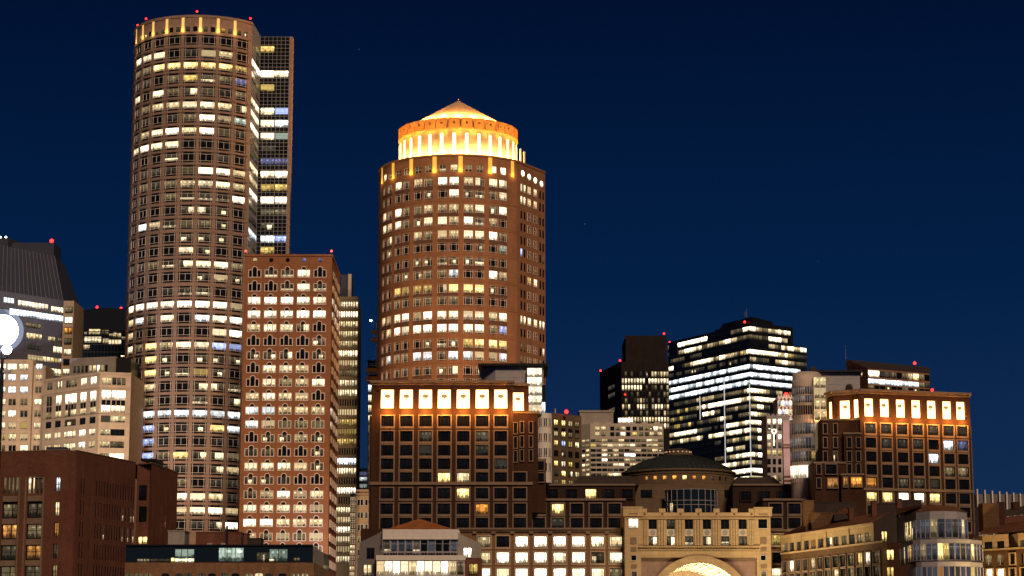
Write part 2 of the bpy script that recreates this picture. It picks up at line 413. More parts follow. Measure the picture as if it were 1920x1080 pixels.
BUILDINGS = []
class Bld:
    def __init__(s, name, label, cat, loc, group=None):
        o = bpy.data.objects.new(name, None); o.location = loc; col.objects.link(o)
        o['label'] = label; o['category'] = cat
        if group: o['group'] = group
        s.root = o; s.loc = Vector(loc); s.wins = []; BUILDINGS.append(s)
    def part(s, name, mb, mats, parent=None, smooth=False, kind=None, label=None):
        o = mb.obj(name, mats, parent or s.root, s.loc if parent is None or True else (0, 0, 0), smooth, kind)
        if label: o['label'] = label
        return o
    def win(s, S, uc, zb, w, h, code, style=None, mats=('light_metal', 'dark_panel'), depth=-0.28, shape='rect', k=1.0, lit=(0.0, 1.0)):
        """one window: glass (the window) and its frame; lit = share of the height that is glass"""
        s.wins.append((S, uc, zb, w, h, code, style, mats, depth, shape, k, lit))
    def close(s, limit=98):
        ws = sorted(s.wins, key=lambda q: -(q[3] * q[4] * (0.15 + q[0].facing(q[1])) * (1.15 if q[5] not in '.,' else 1.0)))
        rest = ws[limit:] if len(ws) > limit + 4 else []
        for (S, uc, zb, w, h, code, style, mats, depth, shape, k, lit) in ws[:len(ws) - len(rest)]:
            rgb, pat = CODES[code]; g = k * random.uniform(0.62, 1.45)
            z0 = zb + h * lit[0]; hh = h * (lit[1] - lit[0])
            o = bpy.data.objects.new('window', pane_mesh(w, hh, shape)); col.objects.link(o); o.parent = s.root
            p = S.pt(uc, z0, depth); o.location = p - s.loc; o.rotation_euler = (0, 0, S.rot(uc))
            o.color = (rgb[0] * g, rgb[1] * g, rgb[2] * g, pat / 10.0)
            if style:
                f = bpy.data.objects.new('frame', frame_mesh(style, w, h, mats)); col.objects.link(f); f.parent = o
                f.location = (0, 0, zb - z0)
        if rest:
            v = []; fc = []; mi = []; uvs = []; cols = []; seeds = []; mlist = [MATS['window_glass_far']]; mid = {}
            for (S, uc, zb, w, h, code, style, mats, depth, shape, k, lit) in rest:
                rgb, pat = CODES[code]; g = k * random.uniform(0.62, 1.45); sd = random.random()
                z0 = zb + h * lit[0]; hh = h * (lit[1] - lit[0])
                T = Matrix.Translation(S.pt(uc, z0, depth) - s.loc) @ Matrix.Rotation(S.rot(uc), 4, 'Z')
                pts = pane_shape(w, hh, shape); i = len(v)
                v += [tuple(T @ Vector((x, 0, z))) for x, z in pts]; fc.append(tuple(range(i, i + len(pts)))); mi.append(0)
                uvs += [(x / w + 0.5, z / hh) for x, z in pts]
                cols += [(rgb[0] * g, rgb[1] * g, rgb[2] * g, pat / 10.0)] * len(pts); seeds += [sd] * len(pts)
                if style:
                    for m in mats:
                        if m not in mid: mid[m] = len(mlist); mlist.append(MATS[m])
                    fm = frame_mesh(style, w, h, mats); dz = Vector((0, 0, zb - z0))
                    i = len(v); v += [tuple(T @ (q.co + dz)) for q in fm.vertices]
                    for ff, m in [(tuple(q.vertices), q.material_index) for q in fm.polygons]:
                        fc.append(tuple(i + q for q in ff)); mi.append(mid[mats[m]])
                        uvs += [(0, 0)] * len(ff); cols += [(0, 0, 0, 0)] * len(ff); seeds += [0.0] * len(ff)
            me = bpy.data.meshes.new('window'); me.from_pydata(v, [], fc)
            for m in mlist: me.materials.append(m)
            me.polygons.foreach_set('material_index', mi)
            uv = me.uv_layers.new(name='UVMap'); uv.data.foreach_set('uv', [c for q in uvs for c in q])
            ca = me.attributes.new('room', 'FLOAT_COLOR', 'CORNER'); ca.data.foreach_set('color', [c for q in cols for c in q])
            sa = me.attributes.new('seed', 'FLOAT', 'CORNER'); sa.data.foreach_set('value', seeds)
            me.update()
            o = bpy.data.objects.new('window', me); col.objects.link(o); o.parent = s.root; o['kind'] = 'stuff'

def plan_prism(mb, pts, z0, z1, mi=0, skip=(), mroof=None, roof=True):
    """vertical walls over a counter-clockwise plan, minus the edges in skip; roof sheet on top"""
    n = len(pts)
    for i in range(n):
        if i in skip: continue
        a, b = pts[i], pts[(i + 1) % n]
        mb.face([(a[0], a[1], z0), (b[0], b[1], z0), (b[0], b[1], z1), (a[0], a[1], z1)], mi)
    if roof: mb.face([(p[0], p[1], z1) for p in pts], mi if mroof is None else mroof)

def beacon(B, p, name='beacon_light', r=0.30, mat='red_lamp'):
    mb = MB(); mb.tube((p[0], p[1], p[2] - 1.2), (p[0], p[1], p[2] - r), 0.10, n=6)
    o = B.part('beacon', mb, ['dark_metal'])
    m2 = MB(); m2.ball(p, r, 6); B.part('lamp', m2, [mat], parent=o)

def spot(loc, target, power, size_deg, rgb, soft=1.0, blend=0.6, name='flood_light'):
    d = bpy.data.lights.new(name, 'SPOT'); d.energy = power; d.color = rgb; d.spot_size = RAD(size_deg); d.spot_blend = blend; d.shadow_soft_size = soft
    o = bpy.data.objects.new(name, d); o.location = loc
    o.rotation_euler = (Vector(loc) - Vector(target)).to_track_quat('Z', 'Y').to_euler(); col.objects.link(o); return o
def point(loc, power, rgb, r=0.4, name='lamp_light'):
    d = bpy.data.lights.new(name, 'POINT'); d.energy = power; d.color = rgb; d.shadow_soft_size = r
    o = bpy.data.objects.new(name, d); o.location = loc; col.objects.link(o); return o

stone('pink_granite', (0.315, 0.215, 0.165), 0.22, 0.15, blocks=(1.6, 1.2), joint=0.86)
stone('rose_granite', (0.33, 0.165, 0.085), 0.22, 0.15, blocks=(1.8, 1.2), joint=0.86)
stone('spandrel_stone', (0.14, 0.075, 0.048), 0.2, 0.3)
stone('red_granite', (0.34, 0.150, 0.074), 0.25, 0.12, blocks=(2.2, 1.4), joint=0.85)
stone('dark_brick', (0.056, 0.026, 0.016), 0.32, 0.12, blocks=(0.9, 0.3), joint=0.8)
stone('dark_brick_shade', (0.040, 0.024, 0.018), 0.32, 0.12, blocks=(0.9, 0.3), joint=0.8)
stone('old_brick', (0.155, 0.066, 0.044), 0.35, 0.18, blocks=(0.8, 0.28), joint=0.8)
stone('brown_brick', (0.23, 0.130, 0.070), 0.35, 0.2, blocks=(0.8, 0.28), joint=0.8)
stone('terrace_brick', (0.125, 0.070, 0.036), 0.35, 0.2, blocks=(0.8, 0.28), joint=0.8)
stone('buff_stone', (0.48, 0.35, 0.19), 0.16, 0.3, blocks=(1.7, 0.75), joint=0.80)
stone('trim_stone', (0.21, 0.15, 0.105), 0.2, 0.5)
stone('beige_stone', (0.46, 0.34, 0.22), 0.18, 0.25, blocks=(1.6, 1.1), joint=0.88)
stone('olive_concrete', (0.22, 0.18, 0.11), 0.2, 0.3)
stone('grey_concrete', (0.30, 0.28, 0.25), 0.2, 0.3)
stone('white_concrete', (0.50, 0.45, 0.37), 0.15, 0.3)
stone('roof_tile', (0.12, 0.050, 0.028), 0.35, 0.8, blocks=(0.5, 0.4), joint=0.6)
stone('terracotta', (0.30, 0.105, 0.035), 0.3, 0.8, blocks=(0.5, 0.4), joint=0.6)
stone('dark_roof', (0.045, 0.036, 0.032), 0.3, 0.4)
stone('copper_green', (0.024, 0.032, 0.032), 0.3, 0.4)
stone('tan_drum', (0.150, 0.108, 0.066), 0.2, 0.3, blocks=(2.2, 0.9), joint=0.85)
stone('asphalt', (0.05, 0.05, 0.052), 0.3, 0.2)
plain('light_metal', (0.80, 0.70, 0.62), 0.45)
plain('white_metal', (0.70, 0.66, 0.60), 0.5)
plain('pale_frame', (0.80, 0.66, 0.56), 0.5)
plain('bay_cream', (0.47, 0.40, 0.35), 0.5)
plain('panel_grey', (0.36, 0.35, 0.36), 0.5)
plain('dark_panel', (0.010, 0.010, 0.012), 0.35)
plain('dark_metal', (0.012, 0.012, 0.014), 0.5)
plain('black_glass', (0.012, 0.014, 0.018), 0.12)
plain('navy_glass', (0.010, 0.020, 0.035), 0.10)
plain('cool_cladding', (0.105, 0.11, 0.145), 0.6)
plain('lantern_dim', (0.5, 0.4, 0.3), 0.4, emit=(1.0, 0.62, 0.36), strength=0.45, sample=False)
plain('night_cladding', (0.004, 0.008, 0.016), 0.5)
plain('slate_ribs', (0.12, 0.125, 0.15), 0.6)
plain('slate_cladding', (0.050, 0.058, 0.085), 0.6)
plain('dusk_cladding', (0.16, 0.15, 0.15), 0.6)
plain('orange_mesh', (0.75, 0.24, 0.03), 0.7)
plain('red_lamp', (0.4, 0.01, 0.01), 0.4, emit=(1.0, 0.02, 0.015), strength=6, sample=False)
plain('red_lamp_hot', (0.4, 0.01, 0.01), 0.4, emit=(1.0, 0.07, 0.04), strength=5, sample=False)
plain('gold_strip', (0.6, 0.4, 0.1), 0.4, emit=(1.0, 0.50, 0.06), strength=0.7)
plain('gold_strip_far', (0.6, 0.4, 0.1), 0.4, emit=(1.0, 0.58, 0.17), strength=0.75)
plain('white_lamp', (0.8, 0.8, 0.8), 0.4, emit=(0.80, 0.87, 1.0), strength=30)
plain('lit_blind', (0.8, 0.7, 0.5), 0.6, emit=(1.0, 0.56, 0.21), strength=4.2)
plain('lantern_glow', (0.8, 0.7, 0.5), 0.6, emit=(1.0, 0.74, 0.36), strength=3.2)
plain('ornament_backlit', (0.03, 0.02, 0.012), 0.9, emit=(1.0, 0.56, 0.22), strength=0.50, sample=False)  # its glow stands in for the light of the blind behind it

def glare_shell_mat(name, rgb, share, strength):
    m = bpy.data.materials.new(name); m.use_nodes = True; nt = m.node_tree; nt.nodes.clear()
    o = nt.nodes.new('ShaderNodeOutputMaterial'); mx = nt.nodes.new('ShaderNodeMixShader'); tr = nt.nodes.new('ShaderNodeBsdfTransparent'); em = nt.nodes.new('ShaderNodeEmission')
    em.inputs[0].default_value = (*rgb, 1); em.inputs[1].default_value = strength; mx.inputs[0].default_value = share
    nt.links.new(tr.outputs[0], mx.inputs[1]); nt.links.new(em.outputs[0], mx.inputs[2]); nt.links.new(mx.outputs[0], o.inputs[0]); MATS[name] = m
glare_shell_mat('glare_shell', (0.62, 0.72, 1.0), 0.25, 0.9)  # half see-through glow painted for the glare of the lamp
# ------------------------------------------------------------------ ground and water
def sheet(name, x0, x1, y0, y1, z, mat):
    mb = MB(); mb.face([(x0, y0, z), (x1, y0, z), (x1, y1, z), (x0, y1, z)])
    o = mb.obj(name, [mat]); o['kind'] = 'structure'; return o
sheet('ground', -3000, 3000, 298, 9000, 1.2, 'asphalt')
sheet('near_pavement', -3000, 3000, -300, 84, 1.2, 'asphalt')
mw = plain('water_surface', (0.01, 0.016, 0.022), 0.12)
sheet('water', -3000, 3000, 84, 298, 0.0, 'water_surface')
mb = MB(); mb.box(-3000, 3000, 297.6, 298.0, -3, 1.3); o = mb.obj('quay_wall', ['grey_concrete']); o['kind'] = 'structure'

# extra frame with an arched head (three part window under a round arch)
_old_frame = frame_mesh
def frame_mesh(style, w, h, mats):
    if style != 'palladian': return _old_frame(style, w, h, mats)
    k = (style, round(w, 2), round(h, 2), mats)
    if k not in FRAME_MESH:
        mb = MB(); t = 0.19; cw = 0.40 * w; r = cw / 2
        for x in (-w / 2, w / 2): mb.box(x - t / 2, x + t / 2, -0.12, 0.03, 0, h)
        for x in (-r, r): mb.box(x - t / 2, x + t / 2, -0.13, 0.03, 0, h)
        for a, b in ((-w / 2, -r), (r, w / 2)): mb.box(a, b, -0.125, 0.03, h - t / 2, h + t / 2)
        mb.box(-w / 2, w / 2, -0.125, 0.03, -t / 2, t / 2)
        n = 10; z0 = h + 0.12 * h
        mb.box(-r - t / 2, -r + t / 2, -0.13, 0.03, h, z0); mb.box(r - t / 2, r + t / 2, -0.13, 0.03, h, z0)
        for q in range(n):
            a, b = pi * q / n, pi * (q + 1) / n
            P4 = [((r + s_) * cos(c), (r + s_) * sin(c)) for c, s_ in ((a, -t / 2), (b, -t / 2), (b, t / 2), (a, t / 2))]
            mb.hexa([(x, -0.13, z0 + z) for x, z in P4] + [(x, 0.03, z0 + z) for x, z in P4])
        mb.face([(-r, -0.05, h), (r, -0.05, h), (r, -0.05, z0)] + [(r * cos(pi * q / n), -0.05, z0 + r * sin(pi * q / n)) for q in range(1, n)] + [(-r, -0.05, z0)], 1)
        me = bpy.data.meshes.new('frame'); me.from_pydata(mb.v, [], mb.f)
        for mt in mats: me.materials.append(MATS[mt])
        me.polygons.foreach_set('material_index', mb.m); me.update(); FRAME_MESH[k] = me
    return FRAME_MESH[k]
def palladian(x): return x

# ------------------------------------------------------------------ 1. tall round tower
def tall_round_tower():
    c = (X(384, 80, 600), 600.0); R = 20.2; S = Cyl(c, R); Yf = 579.8
    B = Bld('round_office_tower', 'tallest round tower of pinkish stone, gold lit slots round its top, some windows lit', 'office tower', (c[0], c[1], 1.2))
    t1 = ["........", "www.,mm.", "ddYYYYYy", ",,.dyldB", "w.wdhd,d"[:8], ",dmmwwmh", ".,.,dWmg", ",mwWmWd,", "wWww....",
          "...l..,.", ".,,,dWWm", ".d,dmwwm", ".,.dlllW", "....hjs.", ".cmldds.", "....sss.", "....ws..", ",,dlhwwd",
          ".....sms", ",..,ll..", "WWWWWWWm", "mcdw.cwW", "m.....wW", "wdYmwwbb", "d.Ys.sss", "c.Yslys.", "c.m..hjl",
          "m.d..l.h", "cccccccc", ",,bs,sYc", ",.b,..,.", "m.bdYhhd", "....,.hm", "....d.,,", "....wwm,", "....mwWm", ".....,hW"]
    pys = [74, 99, 122, 146, 171, 196, 220, 244.5, 269.7, 294, 319, 344, 368, 393.5, 419, 445.6, 469, 494.5, 519, 546, 570, 596, 621,
           647, 672, 697.6, 724, 750, 775, 802, 827, 853.6, 879.5, 904.6, 931, 957, 984]
    th = [RAD(-67.2 + 14.1 * k) for k in range(8)]
    ww, wh = 4.0, 3.08
    zt = Z(28, Yf); ops = []
    uend = RAD(41)
    for r, py in enumerate(pys):
        zc = Z(py, Yf)
        for k in range(8):
            ops.append((th[k], zc - wh / 2, ww, wh))
            B.win(S, th[k], zc - wh / 2, ww, wh, t1[r][k], 'office', depth=-0.30, lit=(0.19, 0.80))
    za = Z(54, Yf)
    for k in range(8):
        for s_ in (-1, 1):
            u = th[k] + s_ * RAD(3.0); ops.append((u, za - 0.75, 1.3, 1.5))
            B.win(S, u, za - 0.75, 1.3, 1.5, random.choice(['D', 'A', ',', 's', '.', '.']), None, depth=-0.2)
    w = MB()
    facade(w, S, RAD(-110), uend, 1.2, zt, ops, 0.32)
    # piers and floor bands stand a little proud, studs where they cross
    for py in pys:
        z = Z(py, Yf) - wh / 2 - 0.43
        band(w, S, RAD(-100), uend, z - 0.13, z + 0.13, 0.002, 0.09)
        for k in range(9):
            u = RAD(-67.2 - 7.05 + 14.1 * k)
            if u < uend - 0.02: band(w, S, u - 0.018, u + 0.018, z - 0.30, z + 0.30, 0.004, 0.22)
    band(w, S, RAD(-108), uend, zt - 0.7, zt, 0.003, 0.25)
    band(w, S, RAD(-108), uend, Z(63, Yf) - 0.25, Z(63, Yf), 0.003, 0.2)
    # receding side wall
    e = S.pt(uend, 0); Y2 = Yfor(67, zt); q = Vector((X(487.6, 67, Y2), Y2))
    W2 = Wall((e.x, e.y), (q.x, q.y))
    gw = MB(); facade(gw, W2, 0, W2.len, 1.2, zt, [], 0); B.part('glass_return', gw, ['black_glass'])
    gm = MB()
    for k in range(9): u = W2.len * k / 8; band(gm, W2, u - 0.05, u + 0.05, 40, zt + 0.1, 0.002, 0.1)
    z = zt
    while z > 60: band(gm, W2, 0, W2.len, z - 0.045, z + 0.045, 0.003, 0.09); z -= 1.13
    B.part('mullions', gm, ['panel_grey'])
    bk = [(q.x, q.y), (q.x + 3, 632), (c[0] - 22, 632)]
    l_ = S.pt(RAD(-110), 0)
    for a, b in zip(bk, bk[1:] + [(l_.x, l_.y)]):
        w.face([(a[0], a[1], 1.2), (b[0], b[1], 1.2), (b[0], b[1], zt), (a[0], a[1], zt)])
    B.part('wall', w, ['pink_granite'])
    rf = MB(); us = S.breaks(RAD(-110), uend)
    rf.face([S.pt(u, zt - 1.0, -0.1) for u in us] + [(x, y, zt - 1.0) for x, y in bk]); B.part('roof', rf, ['dark_roof'])
    for k in range(8):
        u = RAD(-67.2 - 7.05 + 14.1 * k); m = MB()
        band(m, S, u - 0.020, u + 0.020, Z(60, Yf), Z(31, Yf), -0.1, 0.06); B.part('light_slot', m, ['gold_strip_far'])
        p = S.pt(u, Z(60, Yf) + 0.5, 0.75); point(p, 90, (1.0, 0.62, 0.20), 0.2, 'slot_lamp')
    for py, cde, f in ((105, 'D', .5), (122, 'D', .3), (139, 'W', 1), (165, 'd', 1), (187, 'D', .4), (209, 'w', 1), (232, 'w', 1), (256, 'W', 1), (280, 'd', .5), (304, 'D', 1), (327.5, 'w', 1),
                       (352, 'm', 1), (376, 'W', 1), (399, 'D', 1), (424, ',', 1), (449, 'c', 1), (470, 'D', .6)):
        z = Z(py, Y2)
        for j in range(2):
            if f < 1 and j == 0: continue
            B.win(W2, W2.len * (.26 + .49 * j), z - 1.0, W2.len * .47, 2.0, cde, None, depth=0.12)
    for px, py in ((254, 78), (272, 47), (368, 27), (469, 34)):
        u = math.asin(max(-0.985, min(0.98, (px - 384) / 131.0))); p = S.pt(u, zt + 1.2, -0.6); beacon(B, p)
    B.close()
    return q, Y2
tower_q, tower_y2 = tall_round_tower()

# ------------------------------------------------------------------ glass slab behind the round tower
def glass_slab():
    Y = tower_y2; x0, x1 = tower_q.x + 0.15, X(549, 80, Y); zt = Z(69.5, Y)
    B = Bld('glass_office_slab', 'dark gridded glass slab with a few bright floors, wedged behind the tallest round tower', 'office tower', ((x0 + x1) / 2, Y, 1.2))
    Wf = Wall((x0, Y), (x1 - 0.9, Y)); m = MB()
    plan_prism(m, [(x0, Y), (x1 - 0.9, Y), (x1 - 4.6, Y + 26), (x0, Y + 26)], 1.2, zt)
    B.part('glass_wall', m, ['black_glass'])
    m = MB(); m.box(x1 - 0.9, x1, Y - 0.1, Y + 2.5, 1.2, zt + 0.1)
    for k in range(60):
        z = zt - 2 - k * 2.0; m.box(x1 - 0.93, x1 + 0.12, Y - 0.22, Y + 2.6, z, z + 0.35)
    B.part('corner_pier', m, ['pink_granite'])
    g = MB(); n = 7
    for k in range(n + 1):
        x = x0 + (x1 - 0.9 - x0) * k / n; g.box(x - 0.035, x + 0.035, Y - 0.16, Y - 0.0, 40, zt + 0.15)
    z = zt; 
    while z > 60: g.box(x0, x1 - 0.9, Y - 0.15, Y - 0.005, z - 0.032, z + 0.032); z -= 1.13
    B.part('mullions', g, ['panel_grey'])
    rows = [(93, 'y', '.'), (139, 'W', 'w'), (165, 'y', '.'), (209, 'w', 'b'), (232, 'w', 'c'), (256, 'w', 'g'), (280, ',', '.'), (304, 'B', 'B'), (327.5, 'w', 'W'),
            (352, 'y', 'y'), (376, 'W', 'W'), (399, 'D', 'D'), (424, 's', '.'), (449, 'c', 'b'), (470, 'y', '.'), (117, '.', '.'), (187, '.', '.')]
    for py, a, b in rows:
        for cde, pa, pb in ((a, 489, 514), (b, 516, 540)):
            w = X(pb, py, Y) - X(pa, py, Y); B.win(Wf, X((pa + pb) / 2, py, Y) - x0, Z(py, Y) - 1.0, w, 2.05, cde, None, depth=0.05, k=1.6)
    B.close()
glass_slab()

# ------------------------------------------------------------------ brick red tower with arched windows
def arched_tower():
    Y = 545.0; x0, x1 = X(459, 478, Y), X(623, 476, Y); zt = Z(477, Y)
    Y2 = Yfor(515, zt); x2 = X(637.5, 515, Y2)
    B = Bld('arched_window_tower', 'reddish brown granite tower with rows of three part arched windows and two red beacons', 'office tower', ((x0 + x1) / 2, Y, 1.2))
    Wf = Wall((x0, Y), (x1, Y)); Ws = Wall((x1, Y), (x2, Y2))
    m = MB(); plan_prism(m, [(x0, Y), (x1, Y), (x2, Y2), (x0 + 2, Y2)], 1.2, zt, skip=())
    band(m, Wf, 0, Wf.len, zt - 0.5, zt + 0.02, 0.003, 0.2); band(m, Ws, 0, Ws.len, zt - 0.5, zt + 0.02, 0.003, 0.2)
    B.part('wall', m, ['red_granite'])
    rows = [513, 539, 564, 589.5, 615, 641, 666.7, 692, 717.6, 744, 770, 795.7, 822, 848.5, 875, 901, 927.7, 954, 980.4, 1006.8, 1031, 1057]
    lit = [".llw.", "..lwl", "WWWWw", "WWWWW", "mwwh.", "....s", "ssh.s", ".wwm.", ".wdmw", "mwmm.", "ccmmm", "cmddd", ".ssms", ",d..s", "wwwms", "ss,..", "dmWmm", "wwwmm", "WWmmm", "mdmdm", "....d", "....."]
    ww, wh = 3.2, 1.95
    for r, py in enumerate(rows):
        z = Z(py, Y)
        for k in range(5):
            px = 477.8 + 30.6 * k; u = X(px, 513, Y) - x0
            B.win(Wf, u, z - wh / 2, ww, wh, lit[r][k], 'palladian', mats=('pale_frame', 'dark_panel'), depth=0.02)
    for k in range(5):
        u = X(477.8 + 30.6 * k, 513, Y) - x0; z = Z(487.5, Y)
        B.win(Wf, u, z - 0.55, 1.1, 1.1, ['m', '.', '.', 'B', 'B'][k], None, depth=0.03, shape='round')
    sl = "DmCCm,,d,dCcdd,dmddmDD"
    for r, py in enumerate(rows):
        z = Z(py, Y)
        for k in range(3):
            B.win(Ws, Ws.len * (0.19 + 0.30 * k), z - 0.9, Ws.len * 0.22, 1.9, sl[r], 'slit', mats=('beige_stone', 'dark_panel'), depth=0.03)
    for px in (460, 621): beacon(B, (X(px, 476, Y), Y + 0.6, zt + 1.0), mat='red_lamp_hot')
    B.close()
arched_tower()

def slit_slab():
    Y = 650.0; x0, x1 = X(634, 560, Y), X(671.5, 560, Y); zt = Z(556, Y)
    B = Bld('slit_window_slab', 'narrow olive concrete tower with bands of slim lit windows, right of the arched red tower', 'office tower', ((x0 + x1) / 2, Y, 1.2))
    Wf = Wall((x0, Y), (x1, Y)); m = MB()
    plan_prism(m, [(x0, Y), (x1, Y), (x1 - 1, Y + 30), (x0, Y + 30)], 1.2, zt)
    lit = "wWmmmwmdww.myyy.Cw.W.wmWwmw"
    for r in range(27):
        py = 571.5 + 18.35 * r; z = Z(py, Y)
        if py > 1090: break
        B.win(Wf, Wf.len * 0.5, z - 0.95, Wf.len * 0.97, 1.9, lit[r], 'slit', mats=('olive_concrete', 'dark_panel'), depth=0.03)
        band(m, Wf, -0.2, Wf.len + 0.35, z + 1.15, z + 1.45, 0.003, 0.35)
    B.part('wall', m, ['olive_concrete'])
    p = MB(); a, b = X(637, 530, Y), X(656.5, 530, Y); plan_prism(p, [(a, Y + 4), (b, Y + 4), (b, Y + 14), (a, Y + 14)], zt, Z(515, Y + 4))
    h = B.part('penthouse', p, ['slate_cladding'])
    p = MB(); p.box(b - 0.9, b + 0.1, Y + 3.7, Y + 5, zt, Z(514, Y + 4)); B.part('penthouse_pier', p, ['white_concrete'])
    B.close()
slit_slab()

def small_beige():
    Y = 520.0; x0, x1 = X(667, 920, Y), X(704, 920, Y); zt = Z(918, Y)
    B = Bld('beige_office_block', 'small ochre stone block with white framed windows, squeezed left of the dark hotel', 'building', ((x0 + x1) / 2, Y, 1.2))
    Wf = Wall((x0, Y), (x1, Y)); m = MB(); plan_prism(m, [(x0, Y), (x1, Y), (x1, Y + 20), (x0, Y + 20)], 1.2, zt)
    band(m, Wf, 0, Wf.len, zt - 0.5, zt, 0.003, 0.5); band(m, Wf, 0, Wf.len, zt - 1.3, zt - 1.1, 0.003, 0.2)
    B.part('wall', m, ['beige_stone'])
    for r, py in enumerate((942, 966, 989, 1012, 1036, 1060)):
        for k, px in enumerate((675.5, 690)):
            B.win(Wf, X(px, py, Y) - x0, Z(py, Y) - 0.8, 1.55, 1.6, ['.', ',', ',', 'd', ',', 'd'][r], 'pair', mats=('white_metal', 'dark_panel'), depth=0.03)
    B.close()
    B = Bld('glazed_stair', 'thin steel and glass lattice stair tower against the slim window tower', 'stair tower', (X(661, 1000, 519), 519, 1.2))
    a, b = X(656, 1000, 517), X(666, 1000, 517); Wf = Wall((a, 517), (b, 517)); m = MB()
    plan_prism(m, [(a, 517), (b, 517), (b, 521), (a, 521)], 1.2, Z(925, 517)); B.part('glass', m, ['black_glass'])
    for k in range(15):
        B.win(Wf, Wf.len / 2, Z(936 + 10 * k, 517) - 0.5, Wf.len * 0.9, 1.0, random.choice('.,dDmm'), 'cross', mats=('white_metal', 'dark_panel'), depth=0.03)
    B.close()
    Y = 700; x0, x1 = X(668, 890, Y), X(700, 890, Y)
    B = Bld('blue_glass_block', 'small bluish glass block seen in the gap left of the dark hotel', 'building', ((x0 + x1) / 2, Y, 1.2))
    Wf = Wall((x0, Y), (x1, Y)); m = MB(); plan_prism(m, [(x0, Y), (x1, Y), (x1, Y + 20), (x0, Y + 20)], 1.2, Z(878, Y)); B.part('wall', m, ['dusk_cladding'])
    for r, py in enumerate((888, 898, 911)): B.win(Wf, Wf.len / 2, Z(py, Y) - 0.7, Wf.len * .9, 1.3, 'Bcg'[r], 'bars', depth=0.04, k=0.6)
    B.close()
small_beige()

# ------------------------------------------------------------------ tower under construction with its hoist
def construction():
    Y = 660.0; x0, x1 = X(690, 720, Y), X(716, 720, Y)
    B = Bld('unfinished_tower', 'grey tower under construction with lit bare floors, mostly hidden behind the gold capped tower', 'building', ((x0 + x1) / 2, Y, 1.2))
    Wf = Wall((x0, Y), (x1, Y)); m = MB(); plan_prism(m, [(x0, Y), (x1, Y), (x1, Y + 20), (x0, Y + 20)], 1.2, Z(716, Y)); B.part('wall', m, ['grey_concrete'])
    for k in range(9):
        py = 728 + k * 19; B.win(Wf, X(693.5, py, Y) - x0, Z(py, Y) - 1.2, 1.1, 2.4, 'cwmwd.,.,'[k], 'pair', depth=0.04)
    s = MB()
    for k in range(6): z = Z(716 - k * 8, Y); s.box(x0 - 0.3, x1, Y, Y + 12, z - 0.15, z + 0.15)
    for x in (x0, x0 + 2.4, x1): s.box(x - 0.12, x + 0.12, Y, Y + 0.3, Z(716, Y), Z(674, Y))
    B.part('floor_slabs', s, ['dusk_cladding']); B.close()
    Yh = 655.0; a, b = X(686.5, 700, Yh), X(708, 700, Yh); a2, b2 = X(696, 630, Yh), X(709, 630, Yh)
    B = Bld('construction_hoist', 'steel mast with orange mesh guard platforms beside the gold capped tower', 'hoist', ((a2 + b2) / 2, Yh, 1.2))
    m = MB()
    for x in (a2 + 0.6, a2 + 1.6): m.box(x - 0.07, x + 0.07, Yh + 1, Yh + 1.2, 1.2, Z(604, Yh))
    z = Z(700, Yh)
    while z < Z(606, Yh): m.box(a2 + 0.6, a2 + 1.6, Yh + 1, Yh + 1.1, z, z + 0.1); z += 1.2
    m.tube((a2 + 1, Yh + 1, Z(604, Yh)), (a2 - 0.2, Yh + 1, Z(600, Yh)), 0.12); B.part('mast', m, ['panel_grey'])
    for (p, q, t, u) in ((a, b, 690, 697), (a, b, 706, 713), (a2, b2, 619, 623.5), (a2, b2, 634, 639)):
        m = MB(); m.box(p, q, Yh - 0.1, Yh + 3, Z(u, Yh), Z(t, Yh)); B.part('guard_mesh', m, ['orange_mesh'])
    m = MB()
    for py in (682, 686, 700, 703, 626, 631): m.box(a if py > 650 else a2, b if py > 650 else b2, Yh, Yh + 0.15, Z(py, Yh), Z(py, Yh) + 0.18)
    B.part('rail', m, ['panel_grey']); 
    m = MB(); m.ball((a2 - 0.2, Yh + 0.8, Z(600, Yh)), 0.3, 6); B.part('work_lamp', m, ['white_lamp']); B.close()
construction()

